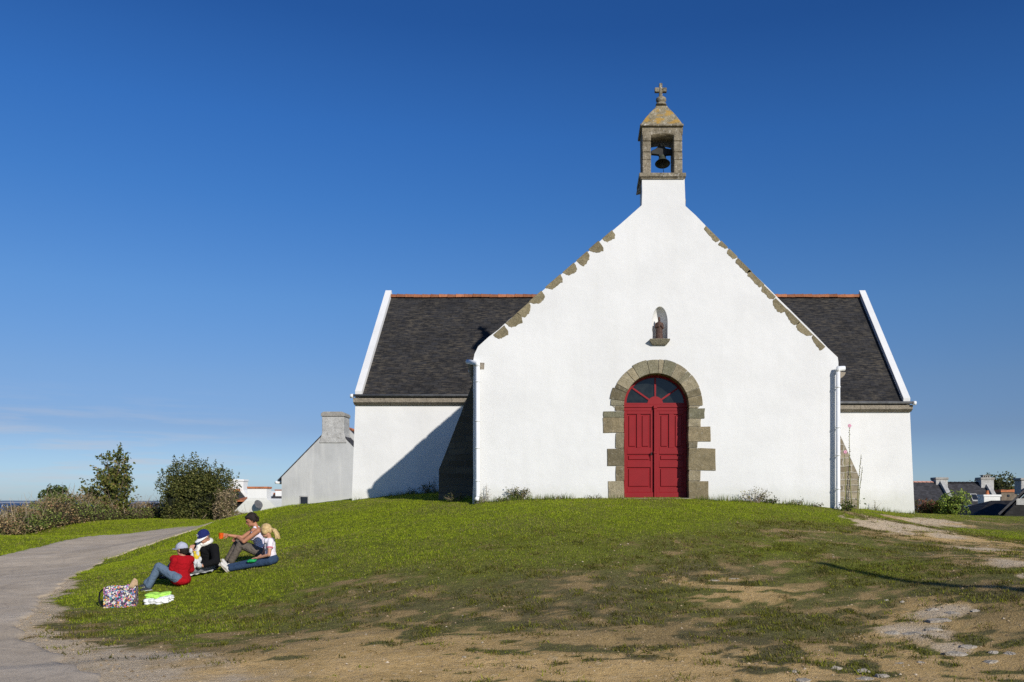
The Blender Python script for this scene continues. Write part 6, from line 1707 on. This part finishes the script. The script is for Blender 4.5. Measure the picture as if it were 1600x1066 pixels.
towel('towel', 'lime green towel folded on top of the white towel', 'lime', [(P(223, 945, Yt).x, Yt + .10, 0), (P(250, 945, Yt).x, Yt + .13, 0), (P(252, 940, Yt).x, Yt + .30, 0), (P(222, 940, Yt).x, Yt + .30, 0)], .060, .075, 6)

# ------------------------------------------------------------------ poles and cable beside the photographer (their shadows cross the lawn)
SUN = Vector((.68, -1.0, .55)).normalized()
tip = hit(1278, 880.5)
kk = 10.0
pb = tip + Vector((.68, -1.0, 0)) * kk; ptop = tip + Vector((.68, -1.0, .55)) * kk
PL = thing('utility_pole', 'tall wooden utility pole at the right of the forecourt', 'pole', (pb.x, pb.y, zg1(pb.x, pb.y)), 'utility poles carrying the cable')
zp = zg1(pb.x, pb.y)
MB().tube([(pb.x, pb.y, zp - .3), (pb.x, pb.y, ptop.z - .02), (pb.x, pb.y, ptop.z)], [.10, .075, .05], 14).build('pole_shaft', 'pole', PL, smooth=True)
MB().tube([(pb.x - .10, pb.y, ptop.z - .25), (pb.x + .10, pb.y, ptop.z - .25)], .02, 8).build('insulator', 'iron', PL)
P2 = PL.copy(); COL.objects.link(P2); P2['label'] = 'second wooden utility pole behind the viewpoint, at the left'
P2.location = (-13.0, -9.0, zg1(-13, -9))
for ch in list(PL.children):
    k = ch.copy(); COL.objects.link(k); k.parent = P2
s0 = Vector((pb.x, pb.y, ptop.z - .25)); s1 = Vector((-13.0, -9.0, ptop.z - zp + P2.location.z - .25))
pts = [s0.lerp(s1, t) - Vector((0, 0, .5 * 4 * t * (1 - t))) for t in np.linspace(0, 1, 17)]
tag(MB().tube(pts, .014, 6).build('overhead_cable', 'iron', None, s0), 'overhead cable slung between the two wooden utility poles', 'cable')

# ------------------------------------------------------------------ daylight, sky, camera
el = math.asin(SUN.z); az = math.atan2(SUN.x, SUN.y)
ld = bpy.data.lights.new('sun', 'SUN'); ld.energy = 4.55; ld.angle = math.radians(.53); ld.color = (1, .95, .87)
lo = bpy.data.objects.new('sun', ld); COL.objects.link(lo); lo.location = SUN * 50
lo.rotation_euler = SUN.to_track_quat('Z', 'Y').to_euler()
W = bpy.data.worlds.new('World'); SC.world = W; W.use_nodes = True
nt = W.node_tree; bg = nt.nodes['Background']
sky = N(nt, 'ShaderNodeTexSky', sky_type='NISHITA'); sky.sun_disc = False
sky.sun_elevation = el; sky.sun_rotation = az; sky.altitude = 20; sky.air_density = 1.0; sky.dust_density = .35; sky.ozone_density = 2.2
# deep autumn blue: the model sky is graded by height above the horizon
def _lin(v): v = v / 255; return v / 12.92 if v < .04045 else ((v + .055) / 1.055) ** 2.4
tc = N(nt, 'ShaderNodeTexCoord'); sep = N(nt, 'ShaderNodeSeparateXYZ'); L(nt, tc.outputs['Generated'], sep.inputs[0])
prof = [(-.02, (163, 178, 204), (177, 176, 171)), (.024, (163, 178, 206), (177, 176, 171)), (.079, (150, 182, 217), (179, 207, 211)), (.133, (128, 170, 217), (149, 185, 209)), (.217, (97, 151, 212), (119, 157, 193)),
        (.315, (67, 126, 198), (98, 134, 174)), (.387, (53, 111, 186), (87, 121, 161)), (.437, (45, 99, 172), (80, 113, 153)), (.48, (38, 89, 160), (76, 108, 147))]
tint = ramp(nt, sep.outputs['Z'], [(z, [_lin(a) / _lin(b) / 2 * k for a, b, k in zip(t, s, (.72, .81, .90))]) for z, t, s in prof])
dbl = N(nt, 'ShaderNodeVectorMath', operation='SCALE'); L(nt, mix(nt, 1.0, sky.outputs[0], tint, 'MULTIPLY'), dbl.inputs[0]); dbl.inputs['Scale'].default_value = 2.0
# faint bands of cloud low over the sea
cl = noise(nt, scaled(nt, tc.outputs['Generated'], (5, 5, 60)), 1.6, 6, .6)
band = ramp(nt, sep.outputs['Z'], [(.0, .08), (.012, .28), (.04, .55), (.075, .3), (.12, 0)])
west = ramp(nt, sep.outputs['X'], [(.0, 0), (.2, 0)])
wx = N(nt, 'ShaderNodeMapRange'); L(nt, sep.outputs['X'], wx.inputs[0]); wx.inputs[1].default_value = -.30; wx.inputs[2].default_value = -.46; wx.inputs[3].default_value = 0; wx.inputs[4].default_value = 1
mm1 = N(nt, 'ShaderNodeMath', operation='MULTIPLY'); L(nt, ramp(nt, cl, [(.46, 0), (.66, 1)]), mm1.inputs[0]); L(nt, band, mm1.inputs[1])
mm2 = N(nt, 'ShaderNodeMath', operation='MULTIPLY'); L(nt, mm1.outputs[0], mm2.inputs[0]); L(nt, wx.outputs[0], mm2.inputs[1])
c = mix(nt, mm2.outputs[0], dbl.outputs[0], (6.6, 6.5, 6.9))
L(nt, c, bg.inputs['Color']); bg.inputs['Strength'].default_value = .085

cd = bpy.data.cameras.new('camera'); cam = bpy.data.objects.new('camera', cd); COL.objects.link(cam)
cam.location = (0, 0, EYE); cam.rotation_euler = (math.pi / 2, 0, 0)
cd.sensor_width = 36; cd.lens = 36 * F / 1600
cd.shift_x = (800 - XC) / 1600; cd.shift_y = (HZ - 533) / 1600
cd.clip_end = 100000; cd.clip_start = .1
SC.camera = cam
SC.view_settings.view_transform = 'Standard'; SC.view_settings.look = 'None'; SC.view_settings.exposure = 0; SC.view_settings.gamma = 1
SC.cycles.use_denoising = False
SC.cycles.sample_clamp_indirect = 4
SC.cycles.max_bounces = 6; SC.cycles.diffuse_bounces = 3; SC.cycles.transmission_bounces = 4
